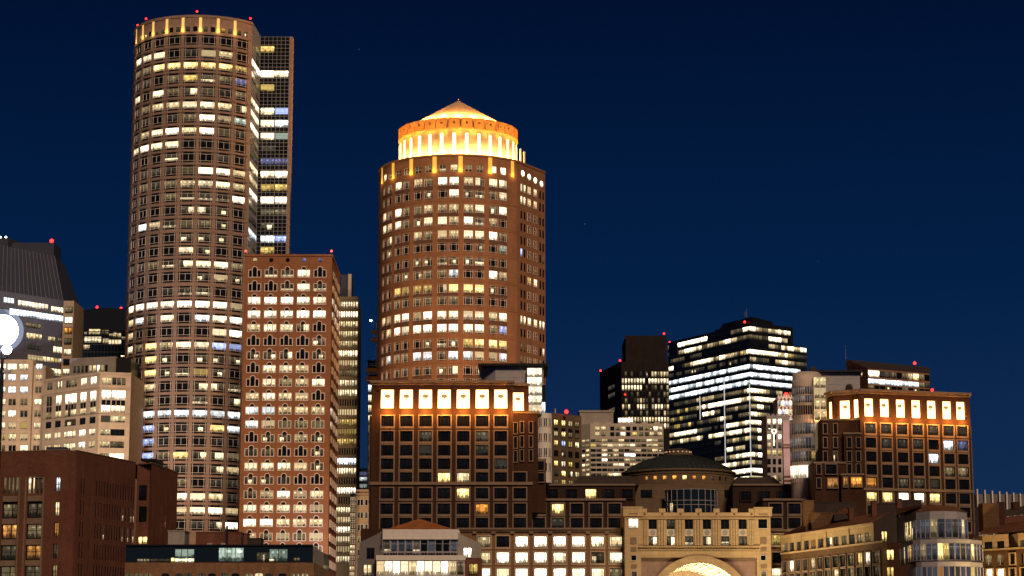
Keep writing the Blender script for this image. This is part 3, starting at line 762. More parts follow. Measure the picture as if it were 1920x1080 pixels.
# ------------------------------------------------------------------ round tower with the golden crown
def crowned_tower():
    c = (X(858.7, 320, 607), 607.0); R = 22.9; S = Cyl(c, R); Yf = 584.2
    B = Bld('crowned_round_tower', 'round stone tower topped by a glowing gold drum and cone roof', 'office tower', (c[0], c[1], 1.2))
    pys = [339.8, 363, 390.7, 414, 439.8, 463, 489.5, 513.4, 541, 563.5, 591, 615.6, 643.3, 666.7, 694.4, 718]
    lit = [",dwdmdWWmjww", ".....s.Wsldw", "wdWddmmmmwsW", "wmWdswwmWlm.", ",h,.mdmmwwWd", ".s.......s.g", "....sslssl..", ".,,ssddc..Wm",
           "..yyyyhYYYs.", ",,d,dddd,...", "mmwWmWwwwwmW", ",mWwWWWWWWdb", ".....slsyYYY", ",cddccdccmmc", "..,,,,sh.s..", ".,..,,.,.,.."]
    zt = Z(289, Yf); ops = []; ww, wh = 2.62, 2.62; uend = RAD(47)
    pairs = [-61.8, -43.6, -25.3, -6.8, 11.6, 30.0]
    us = [RAD(p + s_ * 4.05) for p in pairs for s_ in (-1, 1)]
    for r, py in enumerate(pys):
        zc = Z(py, Yf)
        for k, u in enumerate(us):
            ops.append((u, zc - wh / 2, ww, wh))
            B.win(S, u, zc - wh / 2, ww, wh, lit[r][k], 'paired', depth=-0.3, lit=(0.10, 1.0))
    za = Z(314.8, Yf); at_ = "w..l,dlmddWW"
    for k, u in enumerate(us):
        ops.append((u, za - 1.05, 1.95, 2.1)); B.win(S, u, za - 1.05, 1.95, 2.1, at_[k], 'cross', mats=('pale_frame', 'dark_panel'), depth=-0.3)
    w = MB(); facade(w, S, RAD(-112), uend, 1.2, zt, ops, 0.32)
    e = S.pt(uend, 0); Y2 = Yfor(322, zt); q = (X(1022, 322, Y2), Y2); W2 = Wall((e.x, e.y), q)
    facade(w, W2, 0, W2.len, 1.2, zt, [], 0)
    band(w, S, RAD(-110), uend, zt - 0.5, zt, 0.003, 0.25); band(w, W2, 0, W2.len, zt - 0.5, zt, 0.003, 0.25)
    bk = [q, (q[0] - 1, 640), (c[0] - 18, 640)]; l_ = S.pt(RAD(-112), 0)
    for a, b in zip(bk, bk[1:] + [(l_.x, l_.y)]): w.face([(a[0], a[1], 1.2), (b[0], b[1], 1.2), (b[0], b[1], zt), (a[0], a[1], zt)])
    # broad bands under every second floor
    for r in range(1, len(pys), 2):
        z = Z(pys[r], Yf) - wh / 2 - 0.5; band(w, S, RAD(-106), uend, z - 0.35, z, 0.003, 0.12)
    B.part('wall', w, ['rose_granite'])
    for r in range(0, len(pys) - 1, 2):        # dark spandrels between the two floors of a pair
        za_, zb_ = Z(pys[r], Yf) - wh / 2, Z(pys[r + 1], Yf) + wh / 2
        for p in pairs:
            sp = MB(); band(sp, S, RAD(p - 7.4), RAD(p + 7.4), zb_ + 0.02, za_ - 0.02, 0.002, 0.05); B.part('spandrel', sp, ['spandrel_stone'])
    rf = MB(); rf.face([S.pt(u, zt - 0.4, -0.1) for u in S.breaks(RAD(-112), uend)] + [(x, y, zt - 0.4) for x, y in bk]); B.part('roof', rf, ['dark_roof'])
    for k in range(7):
        u = RAD(-72.2 + 18.5 * k + (0.6 * k if k > 4 else 0)); m = MB()
        band(m, S, u - 0.026, u + 0.026, Z(323, Yf), Z(290, Yf), -0.1, 0.06); B.part('light_slot', m, ['gold_strip'])
        p = S.pt(u, Z(323, Yf) + 0.5, 0.75); point(p, 130, (1.0, 0.52, 0.10), 0.2, 'slot_lamp')
    # side wall windows
    for k, (px, py) in enumerate(((980, 326), (992, 332.6), (1003.5, 339), (1015, 345.5))):
        u, z = W2.uz(px, py); B.win(W2, u, z - 0.9, 1.9, 1.9, 'W', None, depth=0.04, shape='round')
    side = {0: 'wwm.', 1: 'wmm.', 6: '..ww'[0:4], 10: 'wwww', 7: '.ym.'}
    for r, py in enumerate(pys[:15]):
        z = Z(py, Yf) + 0.2
        for k, (px, w_) in enumerate(((977.3, 0.9), (983.3, 0.9), (991.6, 1.9), (1003, 1.9), (1012.4, 0.9), (1018, 0.9))):
            u, _ = W2.uz(px, 330)
            cde = {0: 'wwmm..', 1: 'wwmm..', 7: '..yw..', 10: 'wwwwww', 5: 'b....d', 12: 'dd,,.w', 13: 'dd,dd.'}.get(r, '......')[k]
            B.win(W2, u, z - 1.1, w_, 2.3, cde, 'cross' if w_ > 1 else None, mats=('pale_frame', 'dark_panel'), depth=0.03)
    # crown: lit drum, overhanging orange panels, cone
    Rd = 17.15; D = Cyl(c, Rd); Yd = c[1] - Rd
    zb, zc_ = Z(290, Yd) - 1.5, Z(238, Yd)
    m = MB(); m.lathe(c, [(Rd, zb), (Rd, zc_)], 96); drum = B.part('crown_drum', m, ['beige_stone'])
    zpt = Z(220.5, Yd)
    for k in range(30):
        u = RAD(-174 + 12.0 * k + 2.2); m = MB()
        P0, P1 = u - RAD(5.3), u + RAD(5.3); zq = zc_ - 0.4
        zm0, zm1 = zq + (zpt - zq) * 0.45, zq + (zpt - zq) * 0.66
        band(m, D, P0, P1, zq, zm0, -0.15, 0.32); band(m, D, P0, P1, zm1, zpt, -0.15, 0.32)
        band(m, D, P0, u - RAD(1.1), zm0, zm1, -0.15, 0.32); band(m, D, u + RAD(1.1), P1, zm0, zm1, -0.15, 0.32)
        B.part('crown_panel', m, ['rose_granite'])
        if abs(u) < RAD(100):
            m = MB(); band(m, D, u - RAD(1.4), u + RAD(1.4), zb + 1.0, Z(249, Yd), -0.2, 0.08); B.part('light_strip', m, ['lantern_glow'])
    m = MB(); hc = Z(187, c[1] - 1); rb = 15.6; slope = 0.60
    m.lathe(c, [(rb, hc - rb * slope), (rb * 0.5, hc - rb * 0.5 * slope), (0.02, hc)], 20); B.part('cone_roof', m, ['beige_stone'])
    m = MB()
    for k in range(9):
        r_ = 1.2 + 1.35 * k; m.lathe(c, [(r_ + 0.02, hc - r_ * slope + 0.02), (r_ - 0.10, hc - r_ * slope + 0.14)], 20)
    m.tube((c[0], c[1], hc), (c[0], c[1], hc + 0.6), 0.08); B.part('roof_ribs', m, ['beige_stone'])
    for k in range(26):                                   # up-lights along the foot of the drum
        a = RAD(-104 + 208 * k / 25); p = D.pt(a, zb + 1.7, 1.35)
        point(p, 2500, (1.0, 0.49, 0.14), 0.3, 'crown_uplight')
    for k in range(18):
        a = RAD(-180 + 20 * k); p = Cyl(c, 13.5).pt(a, hc - 13.5 * slope + 1.3); point(p, 6000, (1.0, 0.43, 0.10), 0.3, 'cone_uplight')
    for k in range(15):                                   # spots added at the roof edge to brighten the overhanging panels
        a = RAD(-98 + 14 * k); p = D.pt(a, zb + 1.8, 4.9); spot(p, D.pt(a, (zc_ + zpt) / 2, 0.3), 21000, 40, (1.0, 0.46, 0.03), 0.3, 0.9, 'panel_fill_spot')
    for px, top in ((976, 281), (983, 286)):
        m = MB(); p = at(px, 298, Yf + 14); m.tube((p.x, p.y, zt - 0.5), (p.x, p.y, Z(top, Yf + 14)), 0.35); m.ball((p.x, p.y, Z(top, Yf + 14)), 0.42, 6)
        B.part('vent_pipe', m, ['white_concrete'])
    B.close()
crowned_tower()
# ------------------------------------------------------------------ harbour hotel: left wing
def loggia(B, S, u, z0, w, h, first=False, px=0):
    """a lit blind set back in an opening of the top floor, with a little tree ornament on it"""
    m = MB(); p = S.pt(u, 0); hw = S.du(w) / 2
    m.face([S.pt(u - hw, z0, -0.85), S.pt(u + hw, z0, -0.85), S.pt(u + hw * 0.96, z0 + h, -0.85), S.pt(u - hw * 0.96, z0 + h, -0.85)])
    o = B.part('lit_blind', m, ['lit_blind'])
    c = S.pt(u, z0 + h * 0.64, -0.78); r = w * 0.24; nrm = Vector((S.t.y, -S.t.x, 0)) if not S.round else Vector((0, -1, 0)); tg = Vector((-nrm.y, nrm.x, 0))
    g = MB(); ring = []
    for k in range(14):
        a = 2 * pi * k / 14; rr = r * (1 + 0.10 * cos(5 * a))
        ring.append(c + tg * (rr * cos(a)) + Vector((0, 0, rr * 0.62 * sin(a) + 0.08)))
    g.face(ring); g.face([q + nrm * 0.06 for q in ring])
    for k in range(14): g.face([ring[k], ring[(k + 1) % 14], ring[(k + 1) % 14] + nrm * 0.06, ring[k] + nrm * 0.06])
    for (a, b, d, e_) in ((-0.06, 0.06, -r * 0.95, -r * 0.45), (-0.2, 0.2, -r * 1.05, -r * 0.85)):
        A_ = [c + tg * x + Vector((0, 0, z)) for x, z in ((a, d), (b, d), (b, e_), (a, e_))]
        g.hexa([q for q in A_] + [q + nrm * 0.06 for q in A_])
    B.part('ornament', g, ['ornament_backlit'], parent=o)

HM = ('trim_stone', 'dark_metal')
YJ = 430.0
def hotel_left():
    Y = YJ; xl, xr = X(697, 715, Y), X(962, 715, Y); zt = Z(714, Y); zlow = Z(990, Y)
    xw = X(998, 906, Y)
    B = Bld('hotel_wing', 'dark brick hotel wing left of the copper dome, glowing blinds along its top', 'hotel', ((xl + xr) / 2, Y, 1.2))
    Wf = Wall((xl, Y), (xw, Y)); ops = []
    cols = [726, 761.6, 797.6, 832.8, 868.4, 904, 938.8]
    ww, wh = 2.55, 2.15
    rows = [789.6, 818, 844.4, 869.8, 895.7, 925, 954, 981]
    lit = {(4, 3): 'Y', (4, 4): 'm', (5, 4): 'Y', (6, 5): 'a', (2, 2): ',', (2, 5): ',', (3, 6): ',', (1, 2): 'D', (1, 5): 'D'}
    for r, py in enumerate(rows):
        cc = list(cols) + ([974.6] if r >= 4 else [])
        for k, px in enumerate(cc):
            u = X(px, 850, Y) - xl; z = Z(py, Y) - wh / 2
            ops.append((u, z, ww, wh)); B.win(Wf, u, z, ww, wh, lit.get((r, k), '.'), 'hotel', mats=HM, depth=-0.3)
    lw, lh = 2.65, Z(730, Y) - Z(765.5, Y)
    for px in cols:
        u = X(px, 748, Y) - xl; z = Z(765.5, Y); ops.append((u, z, lw, lh)); loggia(B, Wf, u, z, lw, lh)
    w = MB()
    ub = xr - xl; zb9 = Z(882.5, Y)
    facade(w, Wf, 0, ub, zb9, zt, [q for q in ops if q[0] < ub - 1 and q[1] > zb9 - 0.1], 0.9)
    facade(w, Wf, 0, Wf.len, 1.2, zb9, [q for q in ops if q[1] < zb9], 0.35)
    w.face([(xl, Y + 22, 1.2), (xl, Y, 1.2), (xl, Y, zt), (xl, Y + 22, zt)])
    w.face([(xr, Y, zb9), (xr, Y + 22, zb9), (xr, Y + 22, zt), (xr, Y, zt)])
    w.face([(xw, Y, 1.2), (xw, Y + 22, 1.2), (xw, Y + 22, zb9), (xw, Y, zb9)]); w.face([(xr, Y, zb9), (xw, Y, zb9), (xw, Y + 22, zb9), (xr, Y + 22, zb9)])
    Wside = Wall((xl, Y + 22), (xl, Y))
    for r, py in enumerate(rows):
        for k in range(5): B.win(Wside, 2.4 + 4.2 * k, Z(py, Y) - wh / 2, ww, wh, 'Y' if (r, k) in ((2, 3), (5, 1)) else '.', 'hotel', mats=HM, depth=0.03)
    # stepped masses to the right
    def block(px0, px1, py_t, dy, py_b=960):
        a, b, yy = X(px0, py_t, Y), X(px1, py_t, Y), Y + dy
        plan_prism(w, [(a, yy), (b, yy), (b, yy + 14), (a, yy + 14)], Z(py_b, Y), Z(py_t, yy)); return Wall((a, yy), (b, yy)), a, yy
    W3, a3, y3 = block(962.4, 1009, 772, 1.6)
    W4, a4, y4 = block(998, 1024, 860, 3.2)
    for py in (802, 829, 855):
        for px in (966.5, 978.5, 995.5):
            z = Z(py + (2 if px < 970 else 0), y3); B.win(W3, X(px, py, y3) - a3, z - 1.0, 0.62, 2.2, '.', 'surround', mats=HM, depth=0.03)
    for py in (874, 896):
        B.win(W4, X(1011, py, y4) - a4, Z(py, y4) - 0.85, 1.9, 1.8, '.', 'surround', mats=HM, depth=0.03)
    # top block with the last blind
    a2, b2, y2 = X(962.3, 719, Y + 1.0), X(991.5, 719, Y + 1.0), Y + 1.0; z2 = Z(719, y2); W2 = Wall((a2, y2), (b2, y2))
    u = X(971.5, 750, y2) - a2; zz = Z(770, y2); hh = Z(735.5, y2) - zz
    facade(w, W2, 0, W2.len, Z(772, y3), z2, [(u, zz, 2.3, hh)], 0.9); loggia(B, W2, u, zz, 2.3, hh)
    w.face([(b2, y2, Z(772, y3)), (b2, y2 + 12, Z(772, y3)), (b2, y2 + 12, z2), (b2, y2, z2)])
    B.part('wall', w, ['dark_brick'])
    t = MB()
    band(t, Wf, -0.3, ub + 0.3, zt - 0.45, zt + 0.02, 0.004, 0.75); band(t, Wf, -0.2, ub + 0.2, zt - 0.9, zt - 0.47, 0.004, 0.35)
    band(t, W2, 0, W2.len + 0.2, z2 - 0.5, z2 + 0.02, 0.004, 0.5)
    zb = Z(906.5, Y); band(t, Wf, -0.1, Wf.len + 0.1, zb - 0.3, zb + 0.3, 0.004, 0.4)
    band(t, W3, 0, W3.len + .1, Z(772, y3) - .35, Z(772, y3) + .02, 0.004, 0.25); band(t, W4, 0, W4.len + .1, Z(860, y4) - .35, Z(860, y4) + .02, 0.004, 0.25)
    B.part('cornice', t, ['trim_stone'])
    for px in [708.5] + [(cols[k] + cols[k + 1]) / 2 for k in range(6)] + [956]:
        m = MB(); x = X(px, 725, Y); m.box(x - 0.35, x + 0.35, Y - 0.5, Y - 0.01, zt - 1.9, zt - 0.92); B.part('bracket', m, ['dark_brick'])
    rf = MB(); rf.face([(xl, Y + 0.1, zt - 0.3), (xr, Y + 0.1, zt - 0.3), (xr, Y + 22, zt - 0.3), (xl, Y + 22, zt - 0.3)]); rf.face([(a2, y2 + .1, z2 - .2), (b2, y2 + .1, z2 - .2), (b2, y2 + 12, z2 - .2), (a2, y2 + 12, z2 - .2)])
    B.part('roof', rf, ['dark_roof'])
    for px in cols + [971.5]:                              # lamps standing on the ledge under each blind
        p = at(px, 771, Y - 1.3); point((p.x, p.y, p.z), 1300, (1.0, 0.40, 0.08), 0.25, 'blind_lamp')
    # plant room behind the parapet
    ya, yb = Y + 12, Y + 30; a, b = X(902, 690, ya), X(1019, 690, ya); zp = Z(687.5, ya)
    m = MB(); Wp = Wall((a + 3.0, ya), (b, ya)); plan_prism(m, [(a, ya + 3), (a + 3, ya), (b, ya), (b, yb), (a, yb)], zt - 2, zp)
    for k in range(1, 14): x = a + 3 + (b - a - 3) * k / 14; m.box(x - 0.04, x + 0.04, ya - 0.05, ya - 0.003, zt, zp - 0.3)
    for k in range(1, 4): z = zt + (zp - zt) * k / 4; m.box(a + 3, b, ya - 0.04, ya - 0.004, z - 0.03, z + 0.03)
    pn = B.part('plant_room', m, ['panel_grey'])
    m = MB(); m.box(a - 0.6, b + 1.0, ya - 1.2, yb + 0.5, zp + 0.03, zp + 0.55); B.part('roof_overhang', m, ['dark_metal'], parent=pn)
    # brightly lit glass corner of the plant room
    yl = ya - 1.6; a, b = X(988.3, 720, yl), X(1016, 720, yl); Wl = Wall((a, yl), (b, yl)); zt2, zb2 = Z(690, yl), Z(776, yl)
    m = MB(); plan_prism(m, [(a, yl), (b, yl), (b, yl + 4), (a, yl + 4)], zb2, zt2); B.part('glazed_corner', m, ['white_metal'])
    n = 5
    for k in range(n):
        h = (zt2 - zb2) / n; B.win(Wl, Wl.len / 2, zb2 + k * h + 0.05, Wl.len * 0.96, h - 0.1, 'W' if k > 0 else 'w', 'bars', mats=('white_metal', 'dark_panel'), depth=0.03, k=0.62)
    # white curved bay below it
    c = (X(1019, 820, ya + 1), ya + 1.0); S = Cyl(c, 1.75); m = MB()
    m.lathe(c, [(1.75, Z(905, ya)), (1.75, Z(775, ya))], 28); m.lathe(c, [(1.75, Z(775, ya)), (0.02, Z(774, ya))], 28); B.part('curved_bay', m, ['white_metal'])
    for r, py in enumerate((792, 820, 848, 876)):
        for k in range(4): B.win(S, RAD(-55 + 34 * k), Z(py, ya) - 0.9, 0.8, 1.8, '.' if (r, k) != (2, 0) else 'Y', 'pair', mats=('white_metal', 'dark_panel'), depth=0.03)
    m = MB(); plan_prism(m, [(X(1015, 740, ya), ya - .2), (X(1023, 740, ya), ya - .2), (X(1023, 740, ya), ya + 5), (X(1015, 740, ya), ya + 5)], Z(778, ya), Z(722, ya)); g = B.part('glass_tier', m, ['navy_glass'])
    Wg = Wall((X(1016, 750, ya), ya - .25), (X(1022, 750, ya), ya - .25)); B.win(Wg, Wg.len / 2, Z(776, ya), Wg.len, 2.4, 'C', 'bars', mats=('white_metal', 'dark_panel'), depth=0.03)
    B.close()
hotel_left()

# ------------------------------------------------------------------ lit front range under the left wing
def hotel_front():
    Y = 420.0; xl, xr = X(858, 1000, Y), X(1171, 1000, Y); zt = Z(990, Y)
    B = Bld('hotel_front_range', 'brown brick waterside range with rows of brightly lit guest room windows beside the arch', 'hotel', ((xl + xr) / 2, Y, 1.2))
    Wf = Wall((xl, Y), (xr, Y)); ops = []; ww, wh = 2.5, 2.15
    cols = [907.6, 942.8, 978, 1013.3, 1049.4, 1084.6, 1120.7, 1155]
    lit = ["m.WWWWwm", "mWWWwWsw", "WwWWWwwd", "wWwwWwmw"]
    for r, py in enumerate((1015.5, 1045.5, 1075.5, 1106)):
        for k, px in enumerate(cols):
            u = X(px, 1030, Y) - xl; z = Z(py, Y) - wh / 2; ops.append((u, z, ww, wh))
            B.win(Wf, u, z, ww, wh, lit[r][k], 'hotel', mats=('beige_stone', 'dark_metal'), depth=-0.3, k=1.15)
    w = MB(); facade(w, Wf, 0, Wf.len, 1.2, zt, ops, 0.35)
    w.face([(xl, Y + 9.5, 1.2), (xl, Y, 1.2), (xl, Y, zt), (xl, Y + 9.5, zt)]); B.part('wall', w, ['brown_brick'])
    t = MB(); band(t, Wf, 0, Wf.len, zt - 0.35, zt + 0.02, 0.004, 0.7); band(t, Wf, 0, Wf.len, zt - 0.7, zt - 0.37, 0.004, 0.4); B.part('cornice', t, ['trim_stone'])
    for k in range(9):
        px = 890 + 35.4 * k; x = X(px, 996, Y)
        m = MB(); m.box(x - 0.4, x + 0.4, Y - 0.45, Y - 0.01, zt - 1.15, zt - 0.72); B.part('bracket', m, ['trim_stone'])
    rf = MB(); rf.face([(xl, Y, zt - 0.1), (xr, Y, zt - 0.1), (xr, Y + 9.9, zt - 0.1), (xl, Y + 9.9, zt - 0.1)]); B.part('roof', rf, ['dark_roof'])
    B.close()
hotel_front()

# ------------------------------------------------------------------ stepped middle of the hotel, left and right of the rotunda
def hotel_middle(name, label, tier1, tier2, lit1, lit2, roofpx, py1, pyd):
    Ya, Yb = 446.0, 434.0
    x0, x1 = X(tier1[0], 910, Ya), X(tier1[1], 910, Ya); a0, a1 = X(tier2[0], 940, Yb), X(tier2[1], 940, Yb)
    B = Bld(name, label, 'hotel', ((x0 + x1) / 2, Yb, 1.2))
    w = MB(); z1, z2 = Z(907.5, Ya), Z(935, Yb)
    plan_prism(w, [(x0, Ya), (x1, Ya), (x1, Ya + 14), (x0, Ya + 14)], 1.2, z1); plan_prism(w, [(a0, Yb), (a1, Yb), (a1, Ya + 3), (a0, Ya + 3)], 1.2, z2)
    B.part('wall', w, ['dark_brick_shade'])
    W1 = Wall((x0, Ya), (x1, Ya)); W2 = Wall((a0, Yb), (a1, Yb)); t = MB()
    band(t, W1, 0, W1.len, z1 - 0.35, z1 + 0.02, 0.004, 0.4); band(t, W2, 0, W2.len, z2 - 0.4, z2 + 0.02, 0.004, 0.4); B.part('cornice', t, ['trim_stone'])
    ww, wh = 2.5, 2.1
    for px, c in lit1: B.win(W1, X(px, py1, Ya) - x0, Z(py1, Ya) - 0.95, 2.2, 1.9, c, 'surround', mats=('dark_brick', 'dark_metal'), depth=0.03)
    for px, py, c in lit2: B.win(W2, X(px, py, Yb) - a0, Z(py, Yb) - 1.05, ww, wh, c, 'hotel', mats=('trim_stone', 'dark_metal'), depth=0.03)
    rx0, rx1 = X(roofpx[0], pyd, Ya + 4), X(roofpx[1], pyd, Ya + 4); m = MB(); zt = Z(pyd, Ya + 7); s = 1.6
    m.hexa([(rx0, Ya + 3, z1), (rx1, Ya + 3, z1), (rx1, Ya + 12, z1), (rx0, Ya + 12, z1), (rx0 + s, Ya + 5, zt), (rx1 - s, Ya + 5, zt), (rx1 - s, Ya + 11, zt), (rx0 + s, Ya + 11, zt)])
    B.part('roof', m, ['dark_roof']); B.close()
hotel_middle('hotel_link', 'dark stepped brick range between the left hotel wing and the copper dome', (1000, 1191), (998, 1173),
    [(1036, '.'), (1072, '.'), (1107.5, 'Y'), (1142, '.'), (1176, '.')],
    [(1010.5, 954, '.'), (1046, 954, 'Y'), (1081.4, 954, '.'), (1117, 954, '.'), (1152, 954, '.'), (1010.5, 981, '.'), (1046, 981, ','), (1081.4, 981, '.'), (1117, 981, '.'), (1152, 981, '.')],
    (1073, 1198), 926, 894)
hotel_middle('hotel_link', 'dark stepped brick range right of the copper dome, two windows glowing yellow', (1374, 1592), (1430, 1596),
    [(1398, '.'), (1433, '.'), (1468, '.'), (1502, 'Y'), (1535, '.'), (1562, 'Y')],
    [(1454, 954, '.'), (1489, 954, '.'), (1524, 954, '.'), (1454, 981, '.'), (1489, 981, '.'), (1560, 954, '.')],
    (1370, 1466), 930, 896)

# ------------------------------------------------------------------ rotunda with the copper dome
def rotunda():
    c = (X(1272, 895, 466), 466.0); R = 12.15; Yn = c[1] - R; S = Cyl(c, R)
    B = Bld('domed_rotunda', 'round stone drum with small amber windows under a low green copper dome', 'rotunda', (c[0], c[1], 1.2))
    w = MB(); zb, zd = Z(909, Yn), Z(878, Yn)
    ops = []
    for k in range(10):
        u = RAD(-34.5 + 10.2 * k); z = Z(895, Yn); ops.append((u, z - 0.42, 0.8, 0.85))
        B.win(S, u, z - 0.42, 0.8, 0.85, 'AaaaYaaD..'[k], None, depth=-0.25)
    facade(w, S, RAD(-120), RAD(120), zb, zd, ops, 0.4)
    band(w, S, RAD(-100), RAD(100), zd - 0.35, zd + 0.02, 0.003, 0.35); band(w, S, RAD(-100), RAD(100), zd - 1.0, zd - 0.85, 0.003, 0.15)
    band(w, S, RAD(-100), RAD(100), zb - 0.05, zb + 0.25, 0.003, 0.3)
    B.part('drum', w, ['tan_drum'])
    zt = Z(852.5, c[1] - 2); h = zt - zd
    prof = [(R - 0.35, zd), (R * 0.90, zd + 0.24 * h), (R * 0.74, zd + 0.50 * h), (R * 0.56, zd + 0.73 * h), (R * 0.38, zd + 0.90 * h), (2.6, zt)]
    m = MB(); m.lathe(c, prof, 64)
    for k in range(64):
        a = 2 * pi * k / 64
        for (r0, z0), (r1, z1) in zip(prof[:-1], prof[1:]):
            p = Vector((c[0] + r0 * sin(a), c[1] - r0 * cos(a), z0)); q = Vector((c[0] + r1 * sin(a), c[1] - r1 * cos(a), z1))
            t = Vector((cos(a), sin(a), 0)) * 0.05; o_ = Vector((sin(a), -cos(a), 0.6)) * 0.12
            m.face([p - t, p + t, q + t, q - t]); m.face([p - t + o_, p + t + o_, q + t + o_, q - t + o_]); m.face([p - t, q - t, q - t + o_, p - t + o_]); m.face([p + t, q + t, q + t + o_, p + t + o_])
    B.part('dome', m, ['copper_green'])
    m = MB(); zl = Z(843, c[1]); m.lathe(c, [(3.3, zt - 0.3), (3.3, zt + 0.15), (2.8, zt + 0.2), (2.8, zl - 0.3), (3.0, zl - 0.25), (2.2, zl), (0.02, zl + 0.3)], 32); lt = B.part('lantern', m, ['tan_drum'])
    for k in range(9):
        a = RAD(-80 + 20 * k); m = MB(); m.ball(Cyl(c, 2.85).pt(a, (zt + zl) / 2), 0.17, 5); B.part('lamp', m, ['lantern_dim'], parent=lt)
    # flat stone front carrying the bowed window
    Yb = 452.0; a0, a1 = X(1190, 920, Yb), X(1380, 920, Yb); Wf = Wall((a0, Yb), (a1, Yb)); m = MB()
    plan_prism(m, [(a0, Yb), (a1, Yb), (a1, 462), (a0, 462)], 1.2, Z(908, Yb)); B.part('base', m, ['tan_drum'])
    for px in (1212, 1369): B.win(Wf, X(px, 926, Yb) - a0, Z(926, Yb) - 0.85, 2.4, 1.7, '.', None, depth=0.03)
    cw = (X(1296, 930, 450), 450.2); Sw = Cyl(cw, 5.45); zt, zb = Z(916, 445), Z(968, 445); m = MB(); ug = RAD(80)
    for a, b in zip(Sw.breaks(-ug, ug)[:-1], Sw.breaks(-ug, ug)[1:]): m.face([Sw.pt(a, zb), Sw.pt(b, zb), Sw.pt(b, zt), Sw.pt(a, zt)])
    m.face([Sw.pt(u, zt) for u in Sw.breaks(-ug, ug)])
    bw = B.part('bow_window', m, ['navy_glass'])
    g = MB()
    for k in range(11):
        u = -ug + 2 * ug * k / 10; band(g, Sw, u - 0.009, u + 0.009, zb, zt, 0.0, 0.12)
    for z in (zt - 0.1, zt - (zt - zb) * 0.42, zt - (zt - zb) * 0.58): band(g, Sw, -ug, ug, z - 0.05, z + 0.05, -0.01, 0.14)
    B.part('frame', g, ['panel_grey'], parent=bw)
    B.win(Wall((Sw.pt(RAD(-58), 0).x, Sw.pt(RAD(-58), 0).y - 0.2), (Sw.pt(RAD(-42), 0).x, Sw.pt(RAD(-42), 0).y - 0.2)), 0.8, Z(962, 445), 0.9, 2.2, 'm', None, depth=0.05)
    B.close()
rotunda()

